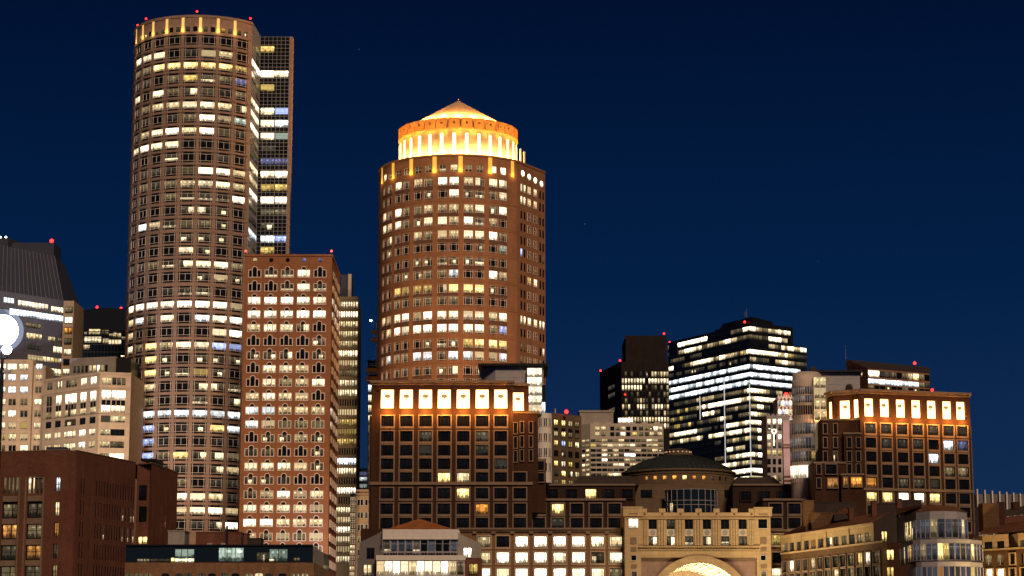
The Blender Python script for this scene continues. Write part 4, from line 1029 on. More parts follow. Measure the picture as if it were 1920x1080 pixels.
# ------------------------------------------------------------------ arch gatehouse
def gatehouse():
    Y = 415.0; x = lambda px, py=1000: X(px, py, Y); z = lambda py: Z(py, Y)
    xl, xr = x(1171.5), x(1445); xc = x(1310, 1042)
    B = Bld('arch_gatehouse', 'pale stone gatehouse with a battlemented top over a big floodlit arch', 'gatehouse', (xc, Y, 1.2))
    w = MB(); Wf = Wall((xl, Y), (xr, Y)); U = lambda px, py=1000: x(px, py) - xl
    f0, f1 = U(1202, 1050), U(1419, 1050); zf = z(1045.3)
    px_win = [1224, 1257.8, 1292, 1325.7, 1359.6, 1392.7]; bw = 1.62
    ops = [(U(p, 990), z(1023), bw, z(973.6) - z(1023)) for p in px_win]
    small = [(1187.5, 981, 1.75, 1.75, 'W'), (1430, 982, 1.75, 1.75, '.'), (1188.3, 1046, 0.95, 0.95, '.'), (1431, 1046, 0.95, 0.95, '.'), (1189, 1077, 1.0, 1.1, 'D'), (1432, 1077, 1.0, 1.1, 'd')]
    ops += [(U(p, q), z(q) - h / 2, a, h) for p, q, a, h, _ in small]
    facade(w, Wf, 0, Wf.len, zf, z(961), ops, 0.45)
    low = [o for o in ops if o[1] < zf]
    facade(w, Wf, 0, f0, 1.2, zf, low, 0.45); facade(w, Wf, f1, Wf.len, 1.2, zf, low, 0.45)
    for ff in (f0, f1):
        p = Wf.pt(ff, 0); w.face([(p.x, Y, 1.2), (p.x, Y + 1.1, 1.2), (p.x, Y + 1.1, zf), (p.x, Y, zf)])
    w.face([Wf.pt(f0, zf), Wf.pt(f1, zf), Wf.pt(f1, zf, -1.1), Wf.pt(f0, zf, -1.1)])
    zt = z(961); w.face([(xl, Y, zt), (xr, Y, zt), (xr, Y + 16, zt), (xl, Y + 16, zt)])
    w.face([(xl, Y + 16, 1.2), (xl, Y, 1.2), (xl, Y, zt), (xl, Y + 16, zt)]); w.face([(xr, Y, 1.2), (xr, Y + 16, 1.2), (xr, Y + 16, zt), (xr, Y, zt)])
    for px0, px1, top in ((1168.3, 1204, 952.5), (1414.3, 1447, 953.5)):          # corner pylons
        w.box(x(px0, 960), x(px1, 960), Y - 0.35, Y + 3.0, z(968), z(top)); w.box(x(px0, 960) - .15, x(px1, 960) + .15, Y - 0.5, Y + 3.1, z(top) + 0.005, z(top) + 0.25)
    band(w, Wf, 0.4, Wf.len - 0.4, z(972) - 0.12, z(972) + 0.12, 0.003, 0.35); band(w, Wf, 0.4, Wf.len - 0.4, z(970.6), z(969.6), 0.003, 0.2)
    band(w, Wf, f0 - 0.5, f1 + 0.5, z(1026), z(1024.2), 0.003, 0.55); band(w, Wf, f0 - 0.5, f1 + 0.5, z(1031.5), z(1030), 0.003, 0.3)
    B.part('wall', w, ['buff_stone'])
    for a, b in ((1204.2, 1213), (1235.6, 1247.7), (1270, 1281.6), (1304, 1315.5), (1337.8, 1349), (1371, 1382.8), (1404, 1414)):
        m = MB(); m.box(x(a, 958), x(b, 958), Y - 0.05, Y + 0.9, zt + 0.005, z(953.6)); mr = B.part('merlon', m, ['buff_stone'])
        c = (x((a + b) / 2, 964), z(964)); m = MB(); m.tube((c[0], Y - 0.012, c[1]), (c[0], Y + 0.02, c[1]), 0.24, n=10); B.part('roundel', m, ['spandrel_stone'], parent=mr)
    for k in range(7):
        a = (px_win[k - 1] + 9.5) if k else 1206.5; b = (px_win[k] - 9.5) if k < 6 else 1412
        m = MB(); nfl = 3
        for q in range(nfl):
            s0 = a + (b - a) * (q + 0.12) / nfl; s1 = a + (b - a) * (q + 0.88) / nfl; m.box(x(s0, 1000), x(s1, 1000), Y - 0.34, Y - 0.003, z(1023), z(974.5))
        B.part('pilaster', m, ['buff_stone'])
    low_lit = 'hhlhld'
    for k, p in enumerate(px_win):
        u = U(p, 990); B.win(Wf, u, z(991.5), bw, z(973.6) - z(991.5), '.' if k != 1 else 'D', 'pair', mats=('dark_metal', 'dark_panel'), depth=-0.42)
        B.win(Wf, u, z(1023), bw, z(1005.8) - z(1023), low_lit[k], 'pair', mats=('dark_metal', 'dark_panel'), depth=-0.42, k=1.3)
        m = MB(); xx = x(p, 990); m.box(xx - bw / 2 + .02, xx + bw / 2 - .02, Y + 0.2, Y + 0.5, z(1005.3), z(992)); sp = B.part('window_panel', m, ['white_concrete'])
        m = MB(); cz = z(998.6); m.tube((xx, Y + 0.14, cz), (xx, Y + 0.199, cz), 0.5, n=16); B.part('roundel', m, ['grey_concrete'], parent=sp)
        m = MB()
        for q in range(7): xq = xx - 1.0 + q * 0.33; m.box(xq - 0.08, xq + 0.08, Y - 0.4, Y - 0.01, z(1028.5), z(1026.4))
        B.part('balcony_dentils', m, ['buff_stone'])
    for p, q, a, h, cde in small:
        B.win(Wf, U(p, q), z(q) - h / 2, a, h, cde, None, depth=-0.4)
        m = MB(); xx = x(p, q); t = 0.14
        for s_ in (-1, 1): m.box(xx + s_ * (a / 2 + t / 2) - t / 2, xx + s_ * (a / 2 + t / 2) + t / 2, Y - 0.22, Y - 0.15, z(q) - h / 2 - t, z(q) + h / 2 + t)
        m.box(xx - a / 2, xx + a / 2, Y - 0.22, Y - 0.15, z(q) + h / 2, z(q) + h / 2 + t); m.box(xx - a / 2, xx + a / 2, Y - 0.24, Y - 0.15, z(q) - h / 2 - t, z(q) - h / 2); B.part('surround', m, ['white_concrete'])
    for p, q, a, h in ((1187.6, 1014, 1.2, 1.2), (1188, 1030, 1.1, .7), (1188.6, 1062, 1.1, .7), (1431, 1014, 1.2, 1.2), (1431.3, 1030, 1.1, .7), (1432, 1062, 1.1, .7), (1187, 963.5, 1.8, .25), (1430.5, 964.5, 1.8, .25)):
        m = MB(); xx = x(p, q); m.box(xx - a / 2, xx + a / 2, Y - 0.20, Y - 0.14, z(q) - h / 2, z(q) + h / 2)
        if q < 970: m = MB(); m.box(xx - a / 2, xx + a / 2, Y - 0.37, Y - 0.34, z(q) - h / 2, z(q) + h / 2)
        B.part('relief_panel', m, ['trim_stone'])
    # recessed field, archivolt and barrel vault
    zcen = z(1042) - 10.15; Ro, Ri = 10.15, 8.75; Yr = Y + 1.1
    m = MB(); fx0, fx1 = Wf.pt(f0, 0).x, Wf.pt(f1, 0).x; n = 40; A = [pi * k / n for k in range(n + 1)]
    arc = [(xc + Ri * cos(a), zcen + Ri * sin(a)) for a in A]                    # right to left
    for (p, q) in zip(arc[:-1], arc[1:]): m.face([(q[0], Yr, q[1]), (p[0], Yr, p[1]), (p[0], Yr, zf), (q[0], Yr, zf)])
    m.face([(fx0, Yr, 1.2), (arc[-1][0], Yr, 1.2), (arc[-1][0], Yr, zf), (fx0, Yr, zf)]); m.face([(arc[0][0], Yr, 1.2), (fx1, Yr, 1.2), (fx1, Yr, zf), (arc[0][0], Yr, zf)])
    B.part('arch_field', m, ['pink_granite'])
    m = MB()
    for a, b in zip(A[:-1], A[1:]):
        P4 = [(xc + r * cos(t), zcen + r * sin(t)) for r, t in ((Ri, a), (Ro, a), (Ro, b), (Ri, b))]
        m.hexa([(p, Y - 0.55, q) for p, q in P4] + [(p, Yr, q) for p, q in P4])
    for s_ in (-1, 1): m.box(xc + (Ri if s_ > 0 else -Ro), xc + (Ro if s_ > 0 else -Ri), Y - 0.55, Yr, 1.2, zcen)
    B.part('archivolt', m, ['buff_stone'])
    m = MB(); Yd = Y + 46
    for a, b in zip(A[:-1], A[1:]): m.face([(xc + Ri * cos(a), Yr, zcen + Ri * sin(a)), (xc + Ri * cos(b), Yr, zcen + Ri * sin(b)), (xc + Ri * cos(b), Yd, zcen + Ri * sin(b)), (xc + Ri * cos(a), Yd, zcen + Ri * sin(a))])
    for s_ in (-1, 1): m.face([(xc + s_ * Ri, Yr, 1.2), (xc + s_ * Ri, Yd, 1.2), (xc + s_ * Ri, Yd, zcen), (xc + s_ * Ri, Yr, zcen)])
    vt = B.part('barrel_vault', m, ['white_concrete'])
    na, ny = 17, 6
    for i in range(na):
        a0_, a1_ = pi * (i + 0.16) / na, pi * (i + 0.84) / na; m = MB()
        for j in range(ny):
            y0, y1 = Yr + 2 + (Yd - Yr - 4) * (j + 0.1) / ny, Yr + 2 + (Yd - Yr - 4) * (j + 0.9) / ny
            for t0, t1, q0, q1 in ((a0_, a1_, y0, y0 + 0.5), (a0_, a1_, y1 - 0.5, y1), (a0_, a0_ + 0.025, y0 + .5, y1 - .5), (a1_ - 0.025, a1_, y0 + .5, y1 - .5)):
                P4 = [(xc + r * cos(t), zcen + r * sin(t)) for r, t in ((Ri - 0.14, t0), (Ri - 0.003, t0), (Ri - 0.003, t1), (Ri - 0.14, t1))]
                m.hexa([(p, q0, q) for p, q in P4] + [(p, q1, q) for p, q in P4])
        B.part('coffer', m, ['beige_stone'], parent=vt)
    for yy in (Y + 6, Y + 16, Y + 27, Y + 38):
        for s_ in (-1, 1): point((xc + s_ * (Ri - 1.2), yy, zcen - 2.5), 17000, (1.0, 0.80, 0.50), 0.5, 'vault_lamp')
    B.close()
    for px, tx in ((1215, 1255), (1405, 1365)): spot((X(px, 1000, 392), 386, 3.0), (X(tx, 985, Y), Y, z(985)), 14000, 62, (1.0, 0.78, 0.42), 0.6, 0.8, 'gatehouse_flood_light')
gatehouse()

def hotel_strip():
    Y = 424.0; xl, xr = X(1446, 1020, Y), X(1545, 1020, Y); zt = Z(993, Y)
    B = Bld('hotel_front_range', 'brown brick range squeezed between the arch gatehouse and the cream topped terrace', 'hotel', ((xl + xr) / 2, Y, 1.2))
    Wf = Wall((xl, Y), (xr, Y)); m = MB(); plan_prism(m, [(xl, Y), (xr, Y), (xr, Y + 9), (xl, Y + 9)], 1.2, zt); B.part('wall', m, ['brown_brick'])
    t = MB(); band(t, Wf, 0, Wf.len, zt - 0.35, zt + 0.02, 0.004, 0.5); B.part('cornice', t, ['trim_stone'])
    for py, cde in ((1012, 'y'), (1046, '.'), (1075, 'w')): B.win(Wf, X(1457, py, Y) - xl, Z(py, Y) - 1.05, 2.1, 2.1, cde, 'hotel', mats=('beige_stone', 'dark_metal'), depth=0.03)
    B.close()
hotel_strip()
# ------------------------------------------------------------------ right hotel wing
def hotel_right():
    zt = Z(729.5, 430.0); Yl = 430.0; Yr = Yfor(737.5, zt)
    A = (X(1611, 729.5, Yl), Yl); E = (X(1817.5, 737.5, Yr), Yr); Wf = Wall(A, E)
    B = Bld('hotel_wing', 'dark brick hotel wing at the right, glowing blinds along its top, round white bay', 'hotel', (A[0], Yl, 1.2))
    pxs = [1630.7, 1660, 1690, 1719, 1748, 1776.7, 1802.5]
    us = [Wf.uz(p, 765)[0] for p in pxs]
    F = [(X(1550.5, 738, 437), 437.0), (X(1563, 734, 433.5), 433.5), (X(1598, 736, 432.0), 432.0), A]
    canted = [Wall(F[k], F[k + 1]) for k in range(3)]
    ops = []; ww, wh = 2.35, 2.05; cols_z = [Z(802.5, Yl), Z(829.5, Yl), Z(855.5, Yl), Z(880, Yl), Z(904, Yl), Z(931, Yl), Z(957, Yl), Z(984, Yl)]
    lit = [",,,,,,,", ".,,,.cB", "....C..", ".....dd", "a.DDD..", "YYWWY..", ".....,.", "......."]
    lw, lh = 2.25, Z(746, Yl) - Z(780, Yl)
    for k, u in enumerate(us):
        ops.append((u, Z(780, Yl), lw, lh)); loggia(B, Wf, u, Z(780, Yl), lw, lh)
        for r, zc in enumerate(cols_z):
            ops.append((u, zc - wh / 2, ww, wh)); B.win(Wf, u, zc - wh / 2, ww, wh, lit[r][k], 'hotel', mats=HM, depth=-0.3)
    w = MB(); facade(w, Wf, 0, Wf.len, 1.2, zt, ops, 0.9)
    bk = (E[0] - 1.5, E[1] + 22)
    w.face([(E[0], E[1], 1.2), (bk[0], bk[1], 1.2), (bk[0], bk[1], zt), (E[0], E[1], zt)])
    Wside = Wall(E, bk)
    for r, zc in enumerate(cols_z):
        for k in range(5): B.win(Wside, 2.4 + 4.2 * k, zc - wh / 2, ww, wh, 'Y' if (r, k) in ((1, 2), (4, 0), (5, 3)) else '.', 'hotel', mats=HM, depth=0.03)
    zs = Z(787, Yl)
    for Wc, px, wd in ((canted[0], 1556.5, 1.7), (canted[1], 1583, 2.2), (canted[2], 1604.5, 1.5)):
        u, _ = Wc.uz(px, 765); o = [(u, Z(782, Yl), wd, Z(748, Yl) - Z(782, Yl))]
        facade(w, Wc, 0, Wc.len, zs, zt, o, 0.9)
        if wd > 2: loggia(B, Wc, u, o[0][1], wd, o[0][3])
        else:
            m = MB(); h = wd / 2; m.face([Wc.pt(u - h, o[0][1], -0.2), Wc.pt(u + h, o[0][1], -0.2), Wc.pt(u + h, o[0][1] + o[0][3], -0.2), Wc.pt(u - h, o[0][1] + o[0][3], -0.2)]); B.part('lit_blind', m, ['lit_blind'])
        p = Wc.pt(u, Z(784, Yl), 1.3); point(p, 1200, (1.0, 0.40, 0.08), 0.25, 'blind_lamp')
    # terraces stepping down to the left
    def block(px0, px1, py_t, yy, depth=12):
        a, b = X(px0, py_t, yy), X(px1, py_t, yy); z = Z(py_t, yy); plan_prism(w, [(a, yy), (b, yy), (b, yy + depth), (a, yy + depth)], 1.2, z)
        band(tr, Wall((a, yy), (b, yy)), -0.1, b - a + 0.1, z - 0.35, z + 0.02, 0.004, 0.25); return Wall((a, yy), (b, yy)), a
    tr = MB()
    b1, x1 = block(1541, 1613, 785, 430.6); b2, x2 = block(1582, 1615.5, 811, 429.2); b3, x3 = block(1526, 1586, 866, 428.4); b4, x4 = block(1577, 1619, 888, 427.0)
    for py in (804, 830, 856):
        for px in (1547, 1566):
            B.win(b1, X(px, py, 430.6) - x1, Z(py, 430.6) - 1.0, 0.7, 2.0, '.' if (py, px) != (856, 1566) else 's', 'surround', mats=HM, depth=0.03)
    for py in (830, 856, 880):
        for px in (1592, 1609): B.win(b2, X(px, py, 429.2) - x2, Z(py, 429.2) - 1.0, 0.8, 2.0, '.', 'surround', mats=HM, depth=0.03)
    for px, py, c, wd in ((1558, 880, '.', 2.2), (1535, 880, '.', 0.8), (1561, 906, 'A', 2.0), (1535, 906, '.', .8)):
        B.win(b3, X(px, py, 428.4) - x3, Z(py, 428.4) - 0.95, wd, 1.9, c, 'surround', mats=HM, depth=0.03)
    for px, c in ((1605.5, 'a'), (1585, 'A')): B.win(b4, X(px, 904, 427) - x4, Z(904, 427) - 0.95, 2.1 if px > 1600 else 0.8, 1.9, c, 'surround', mats=HM, depth=0.03)
    B.part('wall', w, ['dark_brick'])
    for Wc in canted + [Wf]:
        band(tr, Wc, -0.1, Wc.len + 0.1, zt - 0.45, zt + 0.02, 0.004, 0.7); band(tr, Wc, -0.1, Wc.len + 0.1, zt - 0.9, zt - 0.47, 0.004, 0.3)
    zb = Z(917, Yl); band(tr, Wf, 0, Wf.len + .1, zb - 0.25, zb + 0.25, 0.004, 0.35); B.part('cornice', tr, ['trim_stone'])
    rf = MB(); z = zt - 0.25; rf.face([(x, y + 0.1, z) for x, y in F] + [(E[0], E[1] + .1, z), (bk[0], bk[1], z), (F[0][0], bk[1], z)]); B.part('roof', rf, ['dark_roof'])
    for u in us:
        p = Wf.pt(u, Z(786, Yl), 1.3); point(p, 1200, (1.0, 0.40, 0.08), 0.25, 'blind_lamp')
    # lit glass flank and metal plant room
    ya = 437.0; a, b = X(1526, 740, ya), X(1549, 740, ya); zq = Z(707, ya); m = MB(); Wq = Wall((a, ya), (b, ya))
    plan_prism(m, [(a, ya), (b, ya), (b, ya + 4), (a, ya + 4)], 1.2, zq); g = B.part('glazed_corner', m, ['white_metal'])
    for k in range(4): h = (zq - Z(788, ya)) / 4; B.win(Wq, Wq.len / 2, Z(788, ya) + k * h + 0.05, Wq.len * 0.92, h - 0.1, 'm', 'bars', mats=('white_metal', 'dark_panel'), depth=0.03, k=1.15)
    yb = 441.0; a, b = X(1536, 700, yb), X(1612, 700, yb); m = MB(); zp = Z(699, yb); n = 14; top = []
    plan_prism(m, [(a, yb), (b, yb), (b, yb + 14), (a, yb + 14)], zt - 3, zp)
    for k in range(1, 16): x = a + (b - a) * k / 16; m.box(x - 0.03, x + 0.03, yb - 0.05, yb - 0.003, zt - 2, zp)
    for k in range(1, 4): zz = zt + (zp - zt) * k / 4; m.box(a, b, yb - 0.04, yb - 0.004, zz - 0.03, zz + 0.03)
    pn = B.part('plant_room', m, ['panel_grey'])
    m = MB(); m.box(a - 0.6, b + 0.5, yb - 1.0, yb + 14, zp + 0.03, zp + 0.45); B.part('roof_overhang', m, ['dark_metal'], parent=pn)
    m = MB(); p = at(1524, 692, yb + 3); m.box(p.x - .7, p.x + .7, yb + 2, yb + 3.5, zp + 0.4, Z(686, yb)); m.tube((p.x, yb + 2.7, Z(686, yb)), (p.x, yb + 2.7, Z(683, yb)), 0.35, 0.1); B.part('chimney', m, ['dark_roof'])
    for px in (1593, ): 
        m = MB(); p = at(px, 726, yb - 2); m.box(p.x - .7, p.x + .7, p.y, p.y + 1, zt - 0.3, p.z); m.ball((p.x, p.y + .5, p.z), 0.75, 6); B.part('chimney', m, ['dark_roof'])
    # white glass bay, round
    cb = (X(1515, 800, 441), 441.0); S1 = Cyl(cb, 3.05); S2 = Cyl(cb, 3.75); m = MB(); zs_ = Z(786, 438)
    ztop = Z(700, 438)
    m.lathe(cb, [(3.75, 1.2), (3.75, zs_), (3.05, zs_ + 0.01), (3.05, ztop), (2.5, ztop + 0.5), (0.02, ztop + 0.6)], 44); B.part('glass_bay', m, ['bay_cream'])
    m = MB()
    for k in range(19):
        u = RAD(-78.75 + 8.75 * k); band(m, S1, u - .012, u + .012, zs_ + .05, ztop - 1.2, .0, .13); band(m, S2, u - .010, u + .010, Z(905, 438), zs_ - .3, .0, .13)
    for py in (722, 739, 757): band(m, S1, RAD(-80), RAD(80), Z(py, 437.5) - .06, Z(py, 437.5) + .06, .0, .14)
    B.part('mullions', m, ['bay_cream'])
    for S, pys, h in ((S1, (731, 747, 768), (1.5, 1.5, 1.9)), (S2, (803, 830, 855, 884), (2.2, 2.2, 2.1, 2.6))):
        for py, hh in zip(pys, h):
            for k in range(8):
                u = RAD(-70 + 17.5 * k); cde = {884: 'W', 855: '.,.,mmY,'[k], 768: '.'}.get(py, 'QqQ'[k % 3]) if py != 855 else 'QqqQ,yYm'[k]
                B.win(S, u, Z(py, 437.5) - hh / 2, S.R * RAD(17.5) * 0.96, hh, cde, None, depth=0.05, k=0.8 if py == 884 else 1)
    B.close()
hotel_right()

# ------------------------------------------------------------------ cream topped terrace on the right
def terrace():
    ze = Z(980, 372.0); Yr = 372.0; Yl = Yfor(1005, ze)
    A = (X(1463.5, 1005, Yl), Yl); E = (X(1637.5, 980, Yr), Yr); Wf = Wall(A, E)
    B = Bld('terrace_house', 'long brick terrace with cream upper storey and tiled roof beside the glazed bay tower', 'apartment house', (A[0], Yl, 1.2))
    _, zb = Wf.uz(1637, 1017); ops1 = []; ops2 = []
    top = [(1472.3, 'd'), (1484.3, ','), (1497.6, ','), (1511.8, ','), (1525.2, 'A'), (1539, ','), (1554.5, 'h'), (1567.3, ','), (1583.3, 'd'), (1598, ','), (1612.5, 'd'), (1627.8, 'd')]
    ztw = Wf.uz(1598, 1011.5)[1]; h1 = 1.75
    for px, c in top:
        u, _ = Wf.uz(px, 1020); ops1.append((u, ztw - h1 / 2, 2.5, h1)); B.win(Wf, u, ztw - h1 / 2, 2.5, h1, c, 'bars', mats=('dark_metal', 'dark_panel'), depth=-0.18)
    L2 = Wf.uz(1653.5, 1017)[0]; W2 = Wall(A, Wf.pt(L2, 0)); z2 = Wf.uz(1598, 1050)[1]; z3 = Wf.uz(1598, 1076)[1]; h2 = 2.05
    low = [(1471.6, ','), (1484.9, 'W'), (1497, 'D'), (1511, 'D'), (1525, 'm'), (1538.5, 'd'), (1553, 'D'), (1567.8, ','), (1582, ','), (1597, 'D'), (1613, 'Y'), (1627.8, 'W'), (1644, 'D')]
    seg = {1484.9, 1497, 1525, 1538.5, 1567.8, 1582, 1613, 1627.8}
    for px, c in low:
        u, _ = Wf.uz(px, 1050)
        for zc, cc in ((z2, c), (z3, random.choice('d,,.m')), (z3 - 3.0, ',')):
            ops2.append((u, zc - h2 / 2, 2.5, h2)); B.win(W2, u, zc - h2 / 2, 2.5, h2, cc, 'surround', mats=('trim_stone', 'dark_metal'), depth=-0.18)
    m = MB(); facade(m, W2, 0, W2.len, 1.2, zb, ops2, 0.2); e2 = W2.pt(W2.len, 0)
    m.face([(e2.x, e2.y, 1.2), (e2.x + 4, e2.y + 9, 1.2), (e2.x + 4, e2.y + 9, zb), (e2.x, e2.y, zb)]); B.part('brick_wall', m, ['terrace_brick'])
    m = MB(); facade(m, Wf, 0, Wf.len, zb, ze, ops1, 0.2); B.part('upper_wall', m, ['buff_stone'])
    t = MB(); band(t, W2, 0, W2.len, zb - 0.2, zb + 0.12, 0.003, 0.22); band(t, Wf, 0, Wf.len, ze - 0.25, ze + 0.02, 0.003, 0.35)
    for f in (0.245, 0.52, 0.76):
        band(t, Wf, Wf.len * f - 0.05, Wf.len * f + 0.05, zb + .15, ze - .3, 0.003, 0.14)
    B.part('cornice', t, ['buff_stone'])
    # gable end and roofs
    P = Wf.pt(Wf.len, 0); rg = at(1681, 953, 375.5); G2 = (X(1682, 1010, 374), 374.0)
    m = MB(); m.face([(P.x, P.y, zb), (G2[0], G2[1], zb), (G2[0], G2[1], rg.z), (P.x, P.y, ze)]); B.part('gable_wall', m, ['dark_roof'])
    Wg = Wall((P.x, P.y), G2); B.win(Wg, Wg.uz(1657.5, 1006)[0], Z(1006, 373) - 0.95, 1.25, 1.9, 'Y', 'pair', mats=('dark_metal', 'dark_panel'), depth=0.05)
    y2 = P.y - 0.2; a, b = X(1654, 1020, y2), X(1687, 1020, y2); m = MB(); plan_prism(m, [(a, y2), (b, y2), (b, y2 + 6), (a, y2 + 6)], 1.2, Z(1018, y2)); B.part('return_wall', m, ['dark_brick'])
    Wr = Wall((a, y2), (b, y2))
    for py, c in ((1040.5, 'Y'), (1073, 'y')): B.win(Wr, X(1669, py, y2) - a, Z(py, y2) - 0.95, 1.3, 1.9, c, 'pair', mats=('dark_metal', 'dark_panel'), depth=0.04)
    ridge_l = at(1500, 986, Yl + 9); ridge_r = at(1738, 946, Yr + 12)
    m = MB(); m.face([(A[0], A[1] - .3, ze + 0.03), (P.x, P.y - .3, ze + 0.03), (rg.x, rg.y, rg.z), (ridge_r.x, ridge_r.y, ridge_r.z), (ridge_l.x, ridge_l.y, ridge_l.z)]); B.part('roof', m, ['roof_tile'])
    # party walls, chimneys and dark dormers on the roof
    def stack(px0, px1, py0, py1, yy, mat='old_brick', dep=1.6, nm='chimney'):
        m = MB(); m.box(X(px0, py0, yy), X(px1, py0, yy), yy, yy + dep, Z(py1, yy), Z(py0, yy)); m.box(X(px0, py0, yy) - .08, X(px1, py0, yy) + .08, yy - .08, yy + dep + .08, Z(py0, yy) + 0.003, Z(py0, yy) + 0.2); return B.part(nm, m, [mat])
    stack(1510, 1526, 940, 1000, 404, 'terrace_brick', 5); stack(1522, 1564, 963, 1000, 402, 'terrace_brick', 4, 'parapet')
    stack(1526, 1605, 943, 985, 408, 'dark_roof', 5, 'dormer'); stack(1592, 1600, 954, 985, 396); stack(1635, 1643.5, 941, 975, 390); stack(1643, 1685, 945, 975, 392, 'dark_roof', 4, 'dormer'); stack(1682, 1690.5, 937, 965, 384); stack(1690, 1728, 939, 960, 386, 'dark_roof', 4, 'dormer')
    pk = at(1583, 951, 399); m = MB(); b0, b1 = at(1566, 964, 399), at(1600, 964, 399)
    m.face([b0, b1, pk]); m.face([b0, pk, pk + Vector((0, 6, 0)), b0 + Vector((0, 6, 0))]); m.face([b1, pk, pk + Vector((0, 6, 0)), b1 + Vector((0, 6, 0))]); B.part('dormer_gable', m, ['roof_tile'])
    B.close()
terrace()

def glass_pavilion_right():
    B = Bld('glazed_bay_house', 'grey glazed bay tower in stepped curved tiers, some amber rooms, right foreground', 'apartment house', (X(1760, 1000, 372), 372, 1.2))
    def tier(plan_px, py_ref, ztop, zbot, rows, codes, par, frame=True):
        pts = [(X(px, py_ref, yy), yy) for px, yy in plan_px]; m = MB(); zc = ztop - par
        bk = [(pts[-1][0], pts[-1][1] + 8), (pts[0][0], pts[-1][1] + 8)]
        plan_prism(m, pts + bk, zbot, ztop); B.part('glazed_wall', m, ['panel_grey'])
        ci = 0
        for a, b in zip(pts[:-1], pts[1:]):
            W = Wall(a, b); n = max(1, int(round(W.len / 1.12))); t = W.len / n
            for k in range(n):
                z0, z1 = zbot + 0.12, zc
                c = codes[ci % len(codes)]; ci += 1
                B.win(W, t * (k + 0.5), z0, t * 0.97, z1 - z0, c, 'tier', mats=('panel_grey', 'dark_panel'), depth=0.04)
    tier(((1680, 392), (1718, 376), (1744, 373), (1772, 372), (1796, 373), (1814, 376)), 990, Z(959.5, 374), Z(1011, 374), 1, "qq,qmqsjYlYsqsqqqd", 1.35)
    tier(((1686, 388), (1712, 371), (1726, 369.5), (1758, 367.5), (1790, 367), (1820, 369), (1842, 373)), 1035, Z(1012, 370), Z(1053, 370), 1, "YyqqDqYqqqmqYaqqqdqq", 0.75)
    tier(((1704, 385), (1718, 369.8), (1728, 368.6), (1758, 366.7), (1790, 366.2), (1820, 368), (1843, 372)), 1065, Z(1054, 369), 1.2, 1, "qqqqAqqDqqydqq", 0.85)
    m = MB(); ap = at(1743, 945, 380); z = Z(959.5, 374) + 0.02; ring = [(X(px, 959, yy), yy) for px, yy in ((1680, 392), (1718, 376), (1744, 373), (1772, 372), (1796, 373), (1814, 376), (1814, 386))]
    ap2 = at(1790, 950, 381)
    for k, (a, b) in enumerate(zip(ring[:-1], ring[1:])):
        t = ap if k < 3 else ap2; m.face([(a[0], a[1], z), (b[0], b[1], z), tuple(t)])
    m.face([(ring[3][0], ring[3][1], z), tuple(ap2), tuple(ap)]); m.face([(ring[0][0], ring[0][1], z), tuple(ap), (ap2.x, ap2.y + 3, ap2.z), (ring[6][0], ring[6][1], z)]); B.part('roof', m, ['roof_tile'])
    B.close()
_fb = frame_boxes
def frame_boxes(style, w, h):
    if style == 'tier':
        return [(-w / 2 - .03, -w / 2 + .05, -0.1, 0.02, 0, h, 0), (w / 2 - .05, w / 2 + .03, -0.1, 0.02, 0, h, 0), (-w / 2, w / 2, -0.09, 0.02, h * 0.78, h * 0.78 + 0.06, 0), (-w / 2, w / 2, -0.09, 0.02, 0.05, 0.12, 0)]
    return _fb(style, w, h)
glass_pavilion_right()

